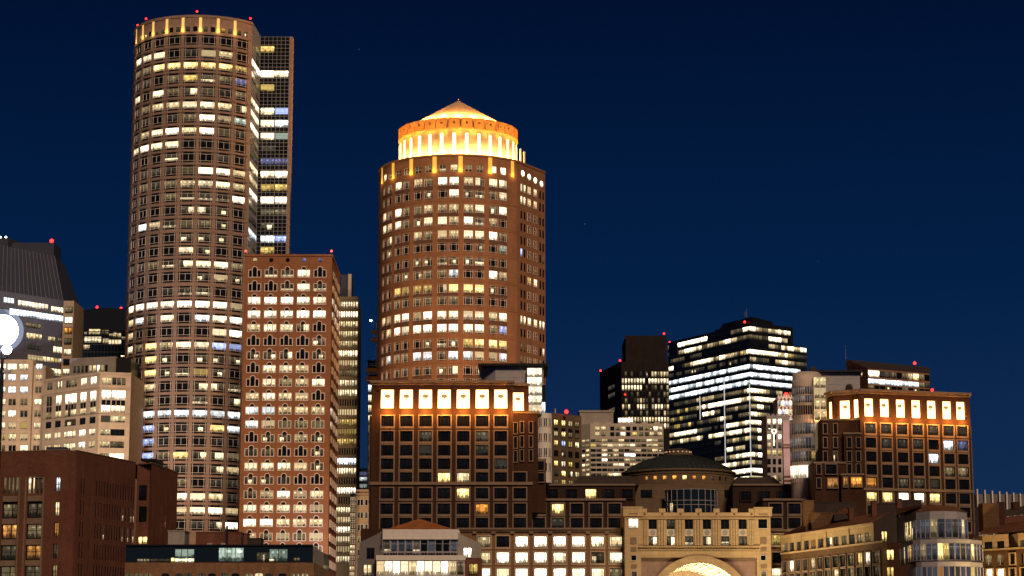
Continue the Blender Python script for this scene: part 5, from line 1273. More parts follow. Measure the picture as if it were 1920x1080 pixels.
def far_right():
    # ribbed screen and white hotel beyond
    Y = 520.0; x0, x1 = X(1833, 930, Y), X(1990, 930, Y); B = Bld('ribbed_screen_building', 'grey building edge screened by tall pale upright fins at the far right', 'building', ((x0 + x1) / 2, Y, 1.2))
    m = MB(); plan_prism(m, [(x0 + .2, Y + 0.8), (x1, Y + 0.8), (x1, Y + 20), (x0 + .2, Y + 20)], 1.2, Z(926, Y)); B.part('wall', m, ['dusk_cladding'])
    k = 0; x = x0
    while x < x1 and k < 22:
        t = 0.16; m = MB(); m.box(x - t, x + t, Y, Y + 0.5, 1.2, Z(917 + 0.11 * (x - x0) * 7, Y)); B.part('fin', m, ['white_metal']); x += 1.85 - 0.045 * k if k < 18 else 1.0; k += 1
    B.close()
    Y = 500.0; x0, x1 = X(1834, 960, Y), X(1844.5, 960, Y); B = Bld('white_stair_block', 'slim white block with a column of small windows beside the fins', 'building', ((x0 + x1) / 2, Y, 1.2))
    m = MB(); plan_prism(m, [(x0, Y), (x1, Y), (x1, Y + 8), (x0, Y + 8)], 1.2, Z(950, Y)); B.part('wall', m, ['white_concrete']); W = Wall((x0, Y), (x1, Y))
    for py, c in ((957.5, 'c'), (969, 'D'), (980, 'm'), (990.5, 'm')): B.win(W, W.len * .45, Z(py, Y) - 0.4, 0.75, 0.85, c, 'pair', mats=('dark_metal', 'dark_panel'), depth=0.03)
    B.close()
    # second terrace
    ze = Z(1004, 386.0); Yl = 386.0; Yr = Yfor(998, ze); A = (X(1842, 1004, Yl), Yl); E = (X(1935, 998, Yr), Yr); Wf = Wall(A, E)
    B = Bld('terrace_house', 'ochre brick terrace with cream attic and big plain chimney, at the right edge', 'apartment house', (A[0], Yl, 1.2))
    _, zb = Wf.uz(1844, 1031); m = MB(); plan_prism(m, [A, E, (E[0], E[1] + 9), (A[0], A[1] + 9)], 1.2, zb, roof=False); B.part('brick_wall', m, ['terrace_brick'])
    for a, b in ((1842, 1891), (1909, 1935)):
        u0, u1 = Wf.uz(a, 1010)[0], Wf.uz(b, 1010)[0]; p, q = Wf.pt(u0, 0), Wf.pt(u1, 0); m = MB(); plan_prism(m, [(p.x, p.y - .02), (q.x, q.y - .02), (q.x, q.y + 8), (p.x, p.y + 8)], zb + .003, ze); B.part('upper_wall', m, ['buff_stone'])
    t = MB(); band(t, Wf, 0, Wf.len, zb - .2, zb + .1, 0.003, 0.25); B.part('cornice', t, ['buff_stone'])
    for px, py, w, h, c, sh in ((1854, 1024, 1.9, 1.5, '.', 'rect'), (1877, 1023, 1.7, 1.55, '.', 'rect'), (1919, 1021, 1.4, 1.5, 'D', 'rect'),
                               (1854, 1050, 1.4, 1.9, 'd', 'segment'), (1876, 1049, 1.5, 1.9, 'd', 'segment'), (1901, 1048, 1.3, 1.9, '.', 'rect'), (1921, 1047, 1.3, 1.9, '.', 'segment'),
                               (1858, 1077, 1.5, 1.9, 'W', 'rect'), (1879, 1077, 1.7, 1.9, 'W', 'rect'), (1901, 1076, 1.4, 1.9, '.', 'rect'), (1921, 1075, 1.3, 1.9, '.', 'rect')):
        u, z = Wf.uz(px, py); B.win(Wf, u, z - h / 2, w, h, c, 'surround' if sh == 'rect' and py > 1030 else 'bars', mats=('buff_stone', 'dark_metal') if py > 1030 else ('dark_metal', 'dark_panel'), depth=0.05, shape=sh)
    yy = Yl + 7; r0, r1, r2, r3 = at(1834, 1003, Yl - .3), at(1936, 995, Yl), at(1936, 975, yy), at(1850, 986, yy)
    m = MB(); m.face([r0, r1, r2, r3]); B.part('roof', m, ['roof_tile'])
    yc = Yl + 5; m = MB(); m.box(X(1843, 960, yc), X(1873, 960, yc), yc, yc + 4, Z(996, yc), Z(943, yc)); B.part('chimney', m, ['terrace_brick'])
    m = MB(); m.box(X(1872.5, 950, yc + 1), X(1884, 950, yc + 1), yc + 1, yc + 5, Z(990, yc + 1), Z(941, yc + 1)); B.part('chimney', m, ['dark_brick'])
    ym = Yl + 8; m = MB(); m.face([at(1868, 970, ym), at(1938, 963, ym), at(1938, 944, ym + 5), at(1885, 956, ym + 5)]); B.part('mansard_roof', m, ['dark_roof'])
    m = MB(); p, q = at(1868, 971, ym), at(1938, 964, ym); m.face([p, q, q - Vector((0, 0, 6)), p - Vector((0, 0, 6))]); B.part('roof_wall', m, ['old_brick'])
    m = MB(); m.box(X(1900, 950, ym + 3), X(1912, 950, ym + 3), ym + 3, ym + 5, Z(965, ym + 3), Z(941, ym + 3)); B.part('chimney', m, ['dark_brick'])
    m = MB(); dx0, dx1 = Wf.uz(1891, 1010)[0], Wf.uz(1909, 1010)[0]; p, q = Wf.pt(dx0, 0, -1.5), Wf.pt(dx1, 0, -1.5); m.face([(p.x, p.y, zb), (q.x, q.y, zb), (q.x, q.y, ze), (p.x, p.y, ze)]); B.part('recess_wall', m, ['dark_brick'])
    B.close()
far_right()

# ------------------------------------------------------------------ white glass pavilion, lower middle
def pavilion():
    Y = 385.0; B = Bld('glass_pavilion', 'white framed glass pavilion with a small terracotta pyramid roof, lit below', 'pavilion', (X(787, 1040, Y), Y, 1.2))
    def level(px0, px1, cant, y, zt, zb, mat, nm):
        a, b = X(px0, 1040, y), X(px1, 1040, y); m = MB(); plan_prism(m, [(a - cant, y + 2.5), (a, y), (b, y), (b + cant, y + 2.5), (b + cant, y + 10), (a - cant, y + 10)], zb, zt); o = B.part(nm, m, [mat]); return Wall((a, y), (b, y)), o
    Wp, _ = level(717, 859, 0.15, Y + 1.5, Z(992.5, Y + 1.5), Z(1011, Y + 1.5), 'white_metal', 'parapet')
    Wu, _ = level(719, 857, 0.1, Y + 1.7, Z(1011.2, Y), Z(1040, Y), 'navy_glass', 'upper_glazing')
    for k, c in enumerate('sr,..,....'.replace('r', 'd')):
        h = Z(1014, Y) - Z(1037, Y); cde = ['m', 'q', 'q', 'q', 'w', '.', 'q', '.', '.', 'q'][k]
        B.win(Wu, Wu.len * (k + .5) / 10, Z(1037, Y), Wu.len / 10 * .94, h, {'m': 'l', 'w': 'l'}.get(cde, cde), 'tier', mats=('panel_grey', 'dark_panel'), depth=0.03)
    m = MB(); t = [X(px, 1013, Y + 1.5) for px in (717, 859)]
    for k in range(11): x = t[0] + (t[1] - t[0]) * k / 10; m.box(x - .05, x + .05, Y + 1.25, Y + 1.65, Z(1040, Y), Z(1009, Y))
    for py in (1010.5, 1035): z = Z(py, Y); m.box(t[0], t[1], Y + 1.2, Y + 1.5, z - .06, z + .06)
    B.part('mullions', m, ['panel_grey'])
    Wl, _ = level(705, 872, 0.1, Y, Z(1041, Y), Z(1050.5, Y), 'white_metal', 'balcony_front')
    Wg, _ = level(706, 871, 0.05, Y + 0.2, Z(1050.6, Y), 1.2, 'white_metal', 'lower_glazing')
    lw = 'mwWwmWwwWmd'
    for k in range(11): B.win(Wg, Wg.len * (k + .5) / 11, Z(1079, Y), Wg.len / 11 * .94, Z(1052.5, Y) - Z(1079, Y), lw[k], 'tier', mats=('white_metal', 'dark_panel'), depth=0.03, k=1.1)
    for k in range(11): B.win(Wg, Wg.len * (k + .5) / 11, Z(1106, Y), Wg.len / 11 * .94, Z(1082.5, Y) - Z(1106, Y), 'd', 'tier', mats=('white_metal', 'dark_panel'), depth=0.03)
    m = MB(); r0, r1 = X(714, 1033, Y), X(872, 1033, Y)
    for k in range(30): x = r0 + (r1 - r0) * k / 29; m.box(x - .025, x + .025, Y - .06, Y - .01, Z(1041, Y), Z(1034, Y))
    m.box(r0, r1, Y - .08, Y, Z(1034.5, Y), Z(1033.5, Y)); B.part('railing', m, ['panel_grey'])
    m = MB(); zr = Z(993, Y + 1.5) + 0.02; a, b = X(722, 993, Y + 1.5), X(852, 993, Y + 1.5); ap = at(787, 972.5, Y + 8)
    base = [(a, Y + 1.6, zr), (b, Y + 1.6, zr), (b + .5, Y + 14, zr), (a - .5, Y + 14, zr)]
    for k in range(4): m.face([base[k], base[(k + 1) % 4], tuple(ap)])
    B.part('roof', m, ['terracotta']); B.close()
    # flanking gabled houses
    for name_l, px0, px1, slope, wins in (('gabled grey house with a low dark window pair, left of the glass pavilion', 670, 716, ((716, 996), (704, 1003), (674, 1017)), ((695, 1037, '.', 1.4, 1.9), (689, 1069, 'm', 1.6, 2.1))),
                                  ('gabled grey house with two lit windows between the glass pavilion and the brick range', 858, 903, ((858, 998), (862, 1001), (902, 1019)), ((876.5, 1036.5, 'W', 1.5, 1.9), (887.5, 1067, 'y', 1.7, 2.0)))):
        Yg = Y + 3; Bq = Bld('gabled_house', name_l, 'house', (X((px0 + px1) / 2, 1040, Yg), Yg, 1.2))
        a, b = X(px0 if px0 < 700 else px0, 1040, Yg), X(px1, 1040, Yg); zsh = Z(1046, Yg); Wq = Wall((a, Yg), (b, Yg))
        m = MB(); plan_prism(m, [(a, Yg), (b, Yg), (b, Yg + 9), (a, Yg + 9)], 1.2, zsh, roof=False); Bq.part('wall', m, ['dusk_cladding' if px0 < 700 else 'old_brick'])
        pts = [at(px, py, Yg) for px, py in slope]
        if px0 < 700: poly = [(a + 0.3, zsh), (b, zsh), (b, pts[0].z), (pts[1].x, pts[1].z), (pts[2].x, pts[2].z)]
        else: poly = [(a, zsh), (b - 0.15, zsh), (pts[2].x, pts[2].z), (pts[1].x, pts[1].z), (a, pts[0].z)]
        m = MB(); m.face([(x, Yg, z) for x, z in poly]); n = len(poly)
        for k in range(n): p, q = poly[k], poly[(k + 1) % n]; m.face([(p[0], Yg, p[1]), (q[0], Yg, q[1]), (q[0], Yg + 9, q[1]), (p[0], Yg + 9, p[1])])
        Bq.part('gable', m, ['grey_concrete' if px0 > 700 else 'dusk_cladding'])
        for px, py, c, w, h in wins:
            u = X(px, py, Yg) - a; Bq.win(Wq, u, Z(py, Yg) - h / 2, w, h, c, 'pair', mats=('dark_metal', 'dark_panel'), depth=0.05)
        if px0 < 700:
            m = MB(); plan_prism(m, [(X(676, 995, Yg + 6), Yg + 6), (X(716, 995, Yg + 6), Yg + 6), (X(716, 995, Yg + 6), Yg + 12), (X(676, 995, Yg + 6), Yg + 12)], 1.2, Z(991, Yg + 6)); Bq.part('rear_wall', m, ['dark_brick'])
        Bq.close()
pavilion()
# ------------------------------------------------------------------ dark banded office tower, right background
def banded_tower():
    Yc = 1000.0; xk = X(1406, 686, Yc); zr = Z(686, Yc); Yl = Yfor(718, zr); Yr = Yfor(694.7, zr)
    P0 = (X(1253, 718, Yl), Yl); P1 = (xk, Yc); W1 = Wall(P0, P1)
    q = Vector((X(1487, 694.7, Yr) - xk, Yr - Yc)); L2 = q.length; e2 = q * (X(1513, 697, Yr + 5) - xk) / q.x
    P2 = (xk + e2.x, Yc + e2.y); W2 = Wall(P1, P2)
    B = Bld('banded_office_tower', 'broad dark office tower with long horizontal bands of lit glass, far behind the dome', 'office tower', (xk, Yc, 1.2))
    rows = [616, 631, 645, 659, 673, 687, 702, 716.5, 732, 747, 761.5, 776, 791.5, 806, 821, 837, 852, 866.5, 881.5, 896]
    Lc = ["dWWWWWW....ddw", "Ddmwwwdmdmwmdd", ",dd,,d........", "w.,dwwWwmwmmyw", ",,,,s,,d,,sD,,", "cccccccccccccc", "cCcccccccccccc", "ccccCccccCcccc", ",D,DDmmmdddmdw", "DyDydmwWWWWWww",
          "yDyD,,wwd,dmdd", ",yDy,d,dmwd,dd", "mwwwWd,,,dwwww", "mdwmmw.wwwwwww", "........,.dmdm", "..........wmm.", "...b....ddmwwW", "....mm.mwwwwmm", "mm.......wwwWW", "........mmmwww"]
    Rc = ["wwdmwww..", "ddDwWm...", "...mdwwmw", "WwwwwwyyD", "m,d.mwmdD", "cCcCcccc.", "Ccccccccc", "ccCcccccc", "wwmDm.dd.", "wWww...dm", "mwd...m..", "wmd......", "wwmm.....", "mwdw.....", "mwd......", "dmd......", "wWww.....", "md.......", "wWww.....", "mm......."]
    zt1 = Z(601, Yc) - 2.6; ztk = Z(603, Yc)
    m = MB(); bk = [(P2[0] - 4, P2[1] + 40), (P0[0] + 4, P2[1] + 40)]
    plan_prism(m, [P0, P1, P2] + bk, 1.2, Z(639, Yc)); 
    u_c = W1.uz(1341, 640)[0]; a = W1.pt(u_c, 0); r_u = W2.uz(1487, 640)[0]; b = W2.pt(r_u, 0)
    b0 = (P0[0], P0[1]); plan_prism(m, [P0, (a.x, a.y), (a.x + 3, a.y + 30), (P0[0] + 4, a.y + 30)], Z(639, Yc) + .01, Z(606.5, Yc))
    plan_prism(m, [(a.x, a.y), P1, (b.x, b.y), (b.x - 3, b.y + 30), (a.x, a.y + 31)], Z(639, Yc) + .01, Z(603.5, Yc))
    B.part('wall', m, ['black_glass'])
    m = MB(); c0 = W1.pt(u_c + 1, 0, -4); plan_prism(m, [(c0.x, c0.y), (W1.pt(W1.len - 3, 0, -4).x, W1.pt(W1.len - 3, 0, -4).y), (b.x - 9, b.y + 4), (b.x - 9, b.y + 24), (c0.x, c0.y + 24)], Z(603.5, Yc) + .02, Z(591, Yc)); B.part('crown', m, ['dark_metal'])
    fl = Z(702, Yc) - Z(716.5, Yc); wh = 2.15
    t1 = W1.len / 14; n2 = 9; t2 = W2.len / n2
    for r, py in enumerate(rows):
        z = Z(py, Yc)
        gain = lambda c: 1.9 if c in 'wWcC' else (0.8 if c in 'md' else 1.0)
        down = {'W': 'w', 'w': 'm', 'm': 'd', 'd': 'D', 'D': ',', ',': '.', '.': '.', 'c': 'e', 'C': 'c', 'y': 'D', 'b': 'b', 's': '.'}
        for k in range(28):                        # every bay is two rooms, some of them dimmer
            c = Lc[r][k // 2]; c = down.get(c, c) if random.random() < .24 else c
            B.win(W1, t1 * .5 * (k + .5), z - wh / 2, t1 * .5 * 0.94, wh, c, None, depth=0.05, k=gain(c))
        for k in range(2 * n2):
            if r < 2 and t2 * .5 * (k + 1) > r_u: continue
            c = Rc[r][k // 2]; c = down.get(c, c) if random.random() < .24 else c
            B.win(W2, t2 * .5 * (k + .5), z - wh / 2, t2 * .5 * 0.94, wh, c, None, depth=0.05, k=gain(c))
    for px, y0, y1 in ((1405.5, 720, 895), (1359, 700, 890), (1313, 725, 770)):     # glowing strips stand in for reflections on the glass, not mullions
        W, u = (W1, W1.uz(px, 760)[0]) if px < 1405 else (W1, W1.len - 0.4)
        m = MB(); band(m, W, u - 0.14, u + 0.14, Z(y1, Yc), Z(y0, Yc), 0.06, 0.35); B.part('glint_strip', m, ['glint_glow'])
    beacon(B, (X(1397, 603, Yc - .5), Yc + 1, Z(603, Yc)), r=0.55); beacon(B, (P0[0] + 1, P0[1] + 1, Z(608, Yc) + 1.0), r=0.42)
    for px, top in ((1400, 578), (1397, 584)):
        m = MB(); yy = Yc + 14; m.tube((X(px, 590, yy), yy, Z(594, yy)), (X(px, 590, yy), yy, Z(top, yy)), 0.12, 0.05, n=6); B.part('antenna', m, ['grey_concrete'])
    B.close()
plain('glint_glow', (0.7, 0.75, 0.8), 0.4, emit=(0.85, 0.92, 1.0), strength=0.5, sample=False)
banded_tower()

def dark_tower():
    Y = 900.0; zt = Z(678, Y); x0, x1 = X(1165, 690, Y), X(1254, 690, Y); Yl = Yfor(698, zt); P = (X(1124.5, 698, Yl), Yl); W0 = Wall(P, (x0, Y)); W1 = Wall((x0, Y), (x1, Y))
    B = Bld('dark_office_tower', 'dark brown stepped tower with rows of tiny lit windows and red roof lights', 'office tower', (x0, Y, 1.2))
    m = MB(); plan_prism(m, [P, (x0, Y), (x1, Y), (x1, Y + 40), (P[0] + 2, Y + 40)], 1.2, zt)
    a, b = X(1173, 640, Y + 4), X(1250, 640, Y + 4); plan_prism(m, [(a, Y + 4), (b, Y + 4), (b, Y + 34), (a, Y + 34)], zt + .02, Z(629, Y + 4)); B.part('wall', m, ['night_brown'])
    rows = [(701.5, ".d.d..,.s.mmdmmm"), (714.5, "wwwwwwww.wwwwwww"), (727, "wwwwwww.d.,d.d.m"), (739.5, ".,.,.d...d..,.dd"), (751.5, ".d..,dmd,.d.d..d"), (763, "mdm..mwwd.mwwwdm"), (775, ".d.,..d.d..dd.md"), (787, "mmwwmmmwwmmmwwwm"), (799, "ddmmwwdmm.dmmdwm")]
    n = 16; t = W1.len / n
    for py, s in rows:
        for k in range(n): B.win(W1, t * (k + .5), Z(py, Y) - 1.1, t * 0.62, 2.2, s[k], None, depth=0.05, k=0.95)
    for py in (722, 737, 765): B.win(W0, W0.len * 0.55, Z(py, Y + 8) - 1, W0.len * .3, 1.8, 'D', None, depth=.05)
    for px, py, yy in ((1126, 695, P[1] + 1), (1162.5, 676, Y + 1), (1174.5, 634, Y + 5), (1245, 625.5, Y + 5)): beacon(B, (X(px, py, yy), yy, Z(py, yy)), r=0.44)
    beacon(B, (X(1172, 740, Y - .8), Y - .6, Z(740, Y)), r=0.35); B.close()
stone('night_brown', (0.021, 0.016, 0.015), 0.25, 0.3)
dark_tower()

def white_hotel():
    Y = 760.0; x0, x1 = X(1107, 830, Y), X(1244, 830, Y); xa, Ya = X(1089, 830, Y + 4), Y + 4; W1 = Wall((x0, Y), (x1, Y)); W0 = Wall((xa, Ya), (x0, Y))
    B = Bld('banded_white_hotel', 'white concrete hotel with thin horizontal window bands, behind the left side of the copper dome', 'hotel', (x0, Y, 1.2))
    m = MB(); zt = Z(794, Y); plan_prism(m, [(xa, Ya), (x0, Y), (x1, Y), (x1, Y + 25), (xa, Y + 25)], 1.2, zt)
    for k in range(6): x = x0 + (x1 - x0) * (k + .5) / 6; m.box(x - 1.0, x + 1.0, Y + .2, Y + 2, zt - .05, zt + 0.5)
    B.part('wall', m, ['white_concrete'])
    m = MB(); a, b = X(1087, 785, Y + 8), X(1150, 785, Y + 8); plan_prism(m, [(a, Y + 8), (b, Y + 8), (b, Y + 22), (a, Y + 22)], zt - 1, Z(773, Y + 8)); m.box(a - .3, b + .3, Y + 7.7, Y + 22, Z(773, Y + 8) + .01, Z(773, Y + 8) + .7); B.part('penthouse', m, ['grey_concrete'])
    L = ["mm.dm..Ddswmm", "md.,w.yd,mdmd"]; 
    for r, py in enumerate((803.5, 814)):
        for k, px in enumerate((1120, 1131.5, 1148, 1158, 1168, 1178, 1190, 1202, 1213, 1222, 1229, 1237)):
            B.win(W1, X(px, py, Y) - x0, Z(py, Y) - 0.7, 1.5, 1.4, L[r][k], None, depth=0.05)
    rows = [(826, ",dm,dm,.ddwmd"), (835, "ydmwmwmwd,mmd"), (844.5, ".,m,m,.dm,dms"), (853.5, ",.wsm,CC.....,"), (862.5, ".,W,,,md,,..."), (871.5, ",.,,ww,mw...."), (881, "...,,.sd....."), (890, ",,dmwmd......"), (899, "..,dm,.......")]
    n = 13; t = W1.len / n
    for py, s in rows:
        for k in range(n): B.win(W1, t * (k + .5), Z(py, Y) - 0.5, t * 0.9, 1.0, s[k], None, depth=0.05)
        for k in range(2): B.win(W0, W0.len * (0.3 + .42 * k), Z(py, Y) - 0.5, W0.len * .3, 1.0, random.choice('w.mmd'), None, depth=0.05)
    m = MB(); a, b = X(1159, 789, Y + 12), X(1187, 789, Y + 12); W = Wall((a, Y + 12), (b, Y + 12)); plan_prism(m, [(a, Y + 12), (b, Y + 12), (b, Y + 20), (a, Y + 20)], zt - 1, Z(783, Y + 12)); B.part('roof_lounge', m, ['white_concrete'])
    B.win(W, W.len / 2, Z(793, Y + 12), W.len * .95, Z(784, Y + 12) - Z(793, Y + 12), 'W', 'bars', mats=('white_metal', 'dark_panel'), depth=0.05)
    B.close()
white_hotel()

def gold_windows_block():
    Y = 640.0; zt = Z(773.5, Y); x0 = X(1031, 774, Y); Y2 = Yfor(780, zt); P = (X(1090, 780, Y2), Y2); W = Wall((x0, Y), P)
    B = Bld('tan_office_block', 'tan stone office block with yellow lit window rows, right of the gold capped tower', 'office building', (x0, Y, 1.2))
    m = MB(); plan_prism(m, [(x0, Y), P, (P[0], P[1] + 20), (x0, Y + 20)], 1.2, zt); B.part('wall', m, ['tan_drum'])
    rows = [(791, "YYmd"), (803, "....d"), (812, "mYdd"), (829.5, "Ybyw"), (848.5, ".s.."), (868, "Ywy."), (886, ",Yhm"), (903, "dyd.")]
    for py, s in rows:
        for k, px in enumerate((1042, 1056, 1069, 1081.5)):
            u, _ = W.uz(px, 800); B.win(W, u, Z(py, Y) - 0.9, 1.75, 1.8 if py != 803 else 1.3, s[k], 'pair', mats=('dark_metal', 'dark_panel'), depth=0.04)
    beacon(B, (X(1062, 772, Y + 2), Y + 2, Z(772, Y + 2)), r=0.6)
    m = MB(); m.tube((X(1041, 770, Y + 3), Y + 3, zt), (X(1041, 770, Y + 3), Y + 3, Z(766, Y + 3)), .2); B.part('vent_pipe', m, ['white_concrete'])
    B.close()
gold_windows_block()

def sloped_roof_tower():
    Y = 700.0; x0 = X(1627.5, 700, Y); zf = Z(690.5, Y); Y2 = Yfor(699.5, zf); P = (X(1743, 699.5, Y2), Y2); W = Wall((x0, Y), P); Yb = Y + 18
    L_ = (X(1587, 690, Yb), Yb); W0 = Wall(L_, (x0, Y)); zb = at(1590, 674, Yb).z
    B = Bld('slope_roofed_tower', 'office block with a dark sloping roof and bluish lit floors, behind the right hotel wing', 'office building', (x0, Y, 1.2))
    m = MB(); plan_prism(m, [(x0, Y), P, (P[0], P[1] + 18), L_], 1.2, zf, roof=False)
    rb = at(1743, 688.5, P[1] + 16); m.face([(L_[0], L_[1], zf), (x0, Y, zf), (L_[0], L_[1], zb)]); B.part('wall', m, ['rose_granite'])
    m = MB(); m.face([(x0 - .2, Y - .3, zf + .02), (P[0], P[1] - .3, zf + .02), tuple(rb), (L_[0], L_[1], zb + .05)]); m.face([(P[0], P[1], zf), (P[0], P[1] + 18, zf), tuple(rb)]); B.part('roof', m, ['dark_roof'])
    for py, s, h in ((700, "WW,,d.dmYd.", 2.1), (714.5, "CCCcCCcccd,", 1.7), (725, "d..s..d.s..", 1.2)):
        n = 11; t = W.len / n
        for k in range(n): B.win(W, t * (k + .5), Z(py, Y) - h / 2, t * .93, h, s[k], None, depth=0.05)
    for px, py, c in ((1592, 692, '.'), (1600, 692, '.'), (1609, 701, 'w'), (1616, 701, 'm'), (1611, 715, 'c')): u, z = W0.uz(px, py); B.win(W0, u, z - .8, 1.3, 1.7, c, None, depth=0.05)
    beacon(B, (X(1715, 681, Y + 10), Y + 10, Z(681, Y + 10)), r=0.5); beacon(B, (X(1748, 731, 600), 600, Z(731, 600)), r=0.4)
    m = MB(); p = at(1586, 674, Yb); m.tube((p.x, p.y, p.z), (p.x, p.y, p.z + 5), .07, .03); B.part('antenna', m, ['grey_concrete']); B.close()
sloped_roof_tower()

def grey_and_pink():
    Y = 560.0; x0, x1 = X(1437.5, 800, Y), X(1479, 800, Y); zt = Z(779, Y); W = Wall((x0, Y), (x1, Y))
    B = Bld('grey_office_block', 'pale grey block with branching light lines on its front, left of the round bay', 'office building', (x0, Y, 1.2))
    m = MB(); plan_prism(m, [(x0, Y), (x1, Y), (x1, Y + 12), (x0, Y + 12)], 1.2, zt); B.part('wall', m, ['grey_concrete'])
    m = MB()
    for k in range(5): x = x0 + (x1 - x0) * (k + .5) / 5; m.box(x - .35, x + .35, Y, Y + .5, zt + .003, zt + .45)
    B.part('parapet', m, ['grey_concrete'])
    for py, s in ((791, "wWW"), (802, ",,d"), (820, "w.W"), (835, "m,,"), (849, "ymy"), (865.5, "..."), (881, "..."), (897, ".md")):
        for k, px in enumerate((1442, 1452, 1462)): B.win(W, X(px, py, Y) - x0, Z(py, Y) - .75, .85, 1.5, s[k], None, depth=.04)
    m = MB(); g = lambda px, py: Vector((X(px, py, Y), Y - .25, Z(py, Y)))
    for (a, b) in (((1451, 836), (1451, 812)), ((1451, 815), (1446, 808)), ((1451, 815), (1456.5, 808)), ((1451, 807), (1451, 804)), ((1448.5, 807), (1447, 805)), ((1453.5, 807), (1455, 804.5)), ((1441, 804), (1444, 804))): m.tube(g(*a), g(*b), .1, n=6)
    B.part('light_lines', m, ['lamp_line'])
    m = MB(); x2, x3 = X(1469, 850, Y - .6), X(1482, 850, Y - .6); plan_prism(m, [(x2, Y - .6), (x3, Y - .6), (x3, Y + 3), (x2, Y + 3)], 1.2, Z(788, Y)); B.part('lit_pier', m, ['pink_lit_stone'])
    m = MB()
    for py in (834, 839, 893, 901): m.box(x2 - .1, x3 + .1, Y - .8, Y - .61, Z(py, Y) - .25, Z(py, Y) + .1)
    B.part('red_band', m, ['old_brick'])
    for k in range(3): point((X(1476, 800, Y), Y - 4, Z(800 + 36 * k, Y)), 260, (1.0, 0.62, 0.60), .4, 'pier_lamp')
    B.close()
    Y = 600.0; x0, x1 = X(1458, 760, Y), X(1492, 760, Y); zt = Z(744, Y); W = Wall((x0, Y), (x1, Y))
    B = Bld('ornate_lit_top', 'brightly floodlit ornate tower top with turquoise and pink tiles and red light', 'building', (x0, Y, 1.2))
    m = MB(); plan_prism(m, [(x0, Y), (x1, Y), (x1, Y + 10), (x0, Y + 10)], 1.2, zt); B.part('wall', m, ['white_concrete'])
    for r, py in enumerate((757, 773, 789)):
        for k in range(5): B.win(W, W.len * (k + .5) / 5, Z(py, Y) - .8, .65, 1.6, ['g', 'W', 'b', 'W', 'm'][(k + r) % 5], None, depth=.05, k=1.1)
        m = MB()
        for k in range(6):
            x = x0 + (x1 - x0) * k / 5; z = Z(py - 8, Y); q = [Vector((x + dx, Y - .08, z + dz)) for dx, dz in ((-.4, 0), (0, -.5), (.4, 0), (0, .5))]; m.face(q); m.face([v + Vector((0, -.12, 0)) for v in q])
            for a, b in zip(q, q[1:] + q[:1]): m.face([a, b, b + Vector((0, -.12, 0)), a + Vector((0, -.12, 0))])
        B.part('diamond_tiles', m, ['old_brick'])
    m = MB()
    for k in range(7): x = x0 + (x1 - x0) * (k + .5) / 7; m.hexa([(x - .3, Y, zt), (x + .3, Y, zt), (x + .3, Y + .5, zt), (x - .3, Y + .5, zt), (x - .02, Y + .2, zt + .8), (x + .02, Y + .2, zt + .8), (x + .02, Y + .3, zt + .8), (x - .02, Y + .3, zt + .8)])
    B.part('finial_row', m, ['white_concrete'])
    point(((x0 + x1) / 2, Y - 5, Z(765, Y)), 1500, (1.0, .72, .62), .4, 'facade_lamp'); beacon(B, (X(1474, 740, Y + 1), Y + 1, Z(739, Y)), r=.6); B.close()
plain('lamp_line', (.8, .8, .7), .4, emit=(1.0, .93, .72), strength=2.6, sample=False)
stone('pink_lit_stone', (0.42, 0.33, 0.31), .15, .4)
grey_and_pink()

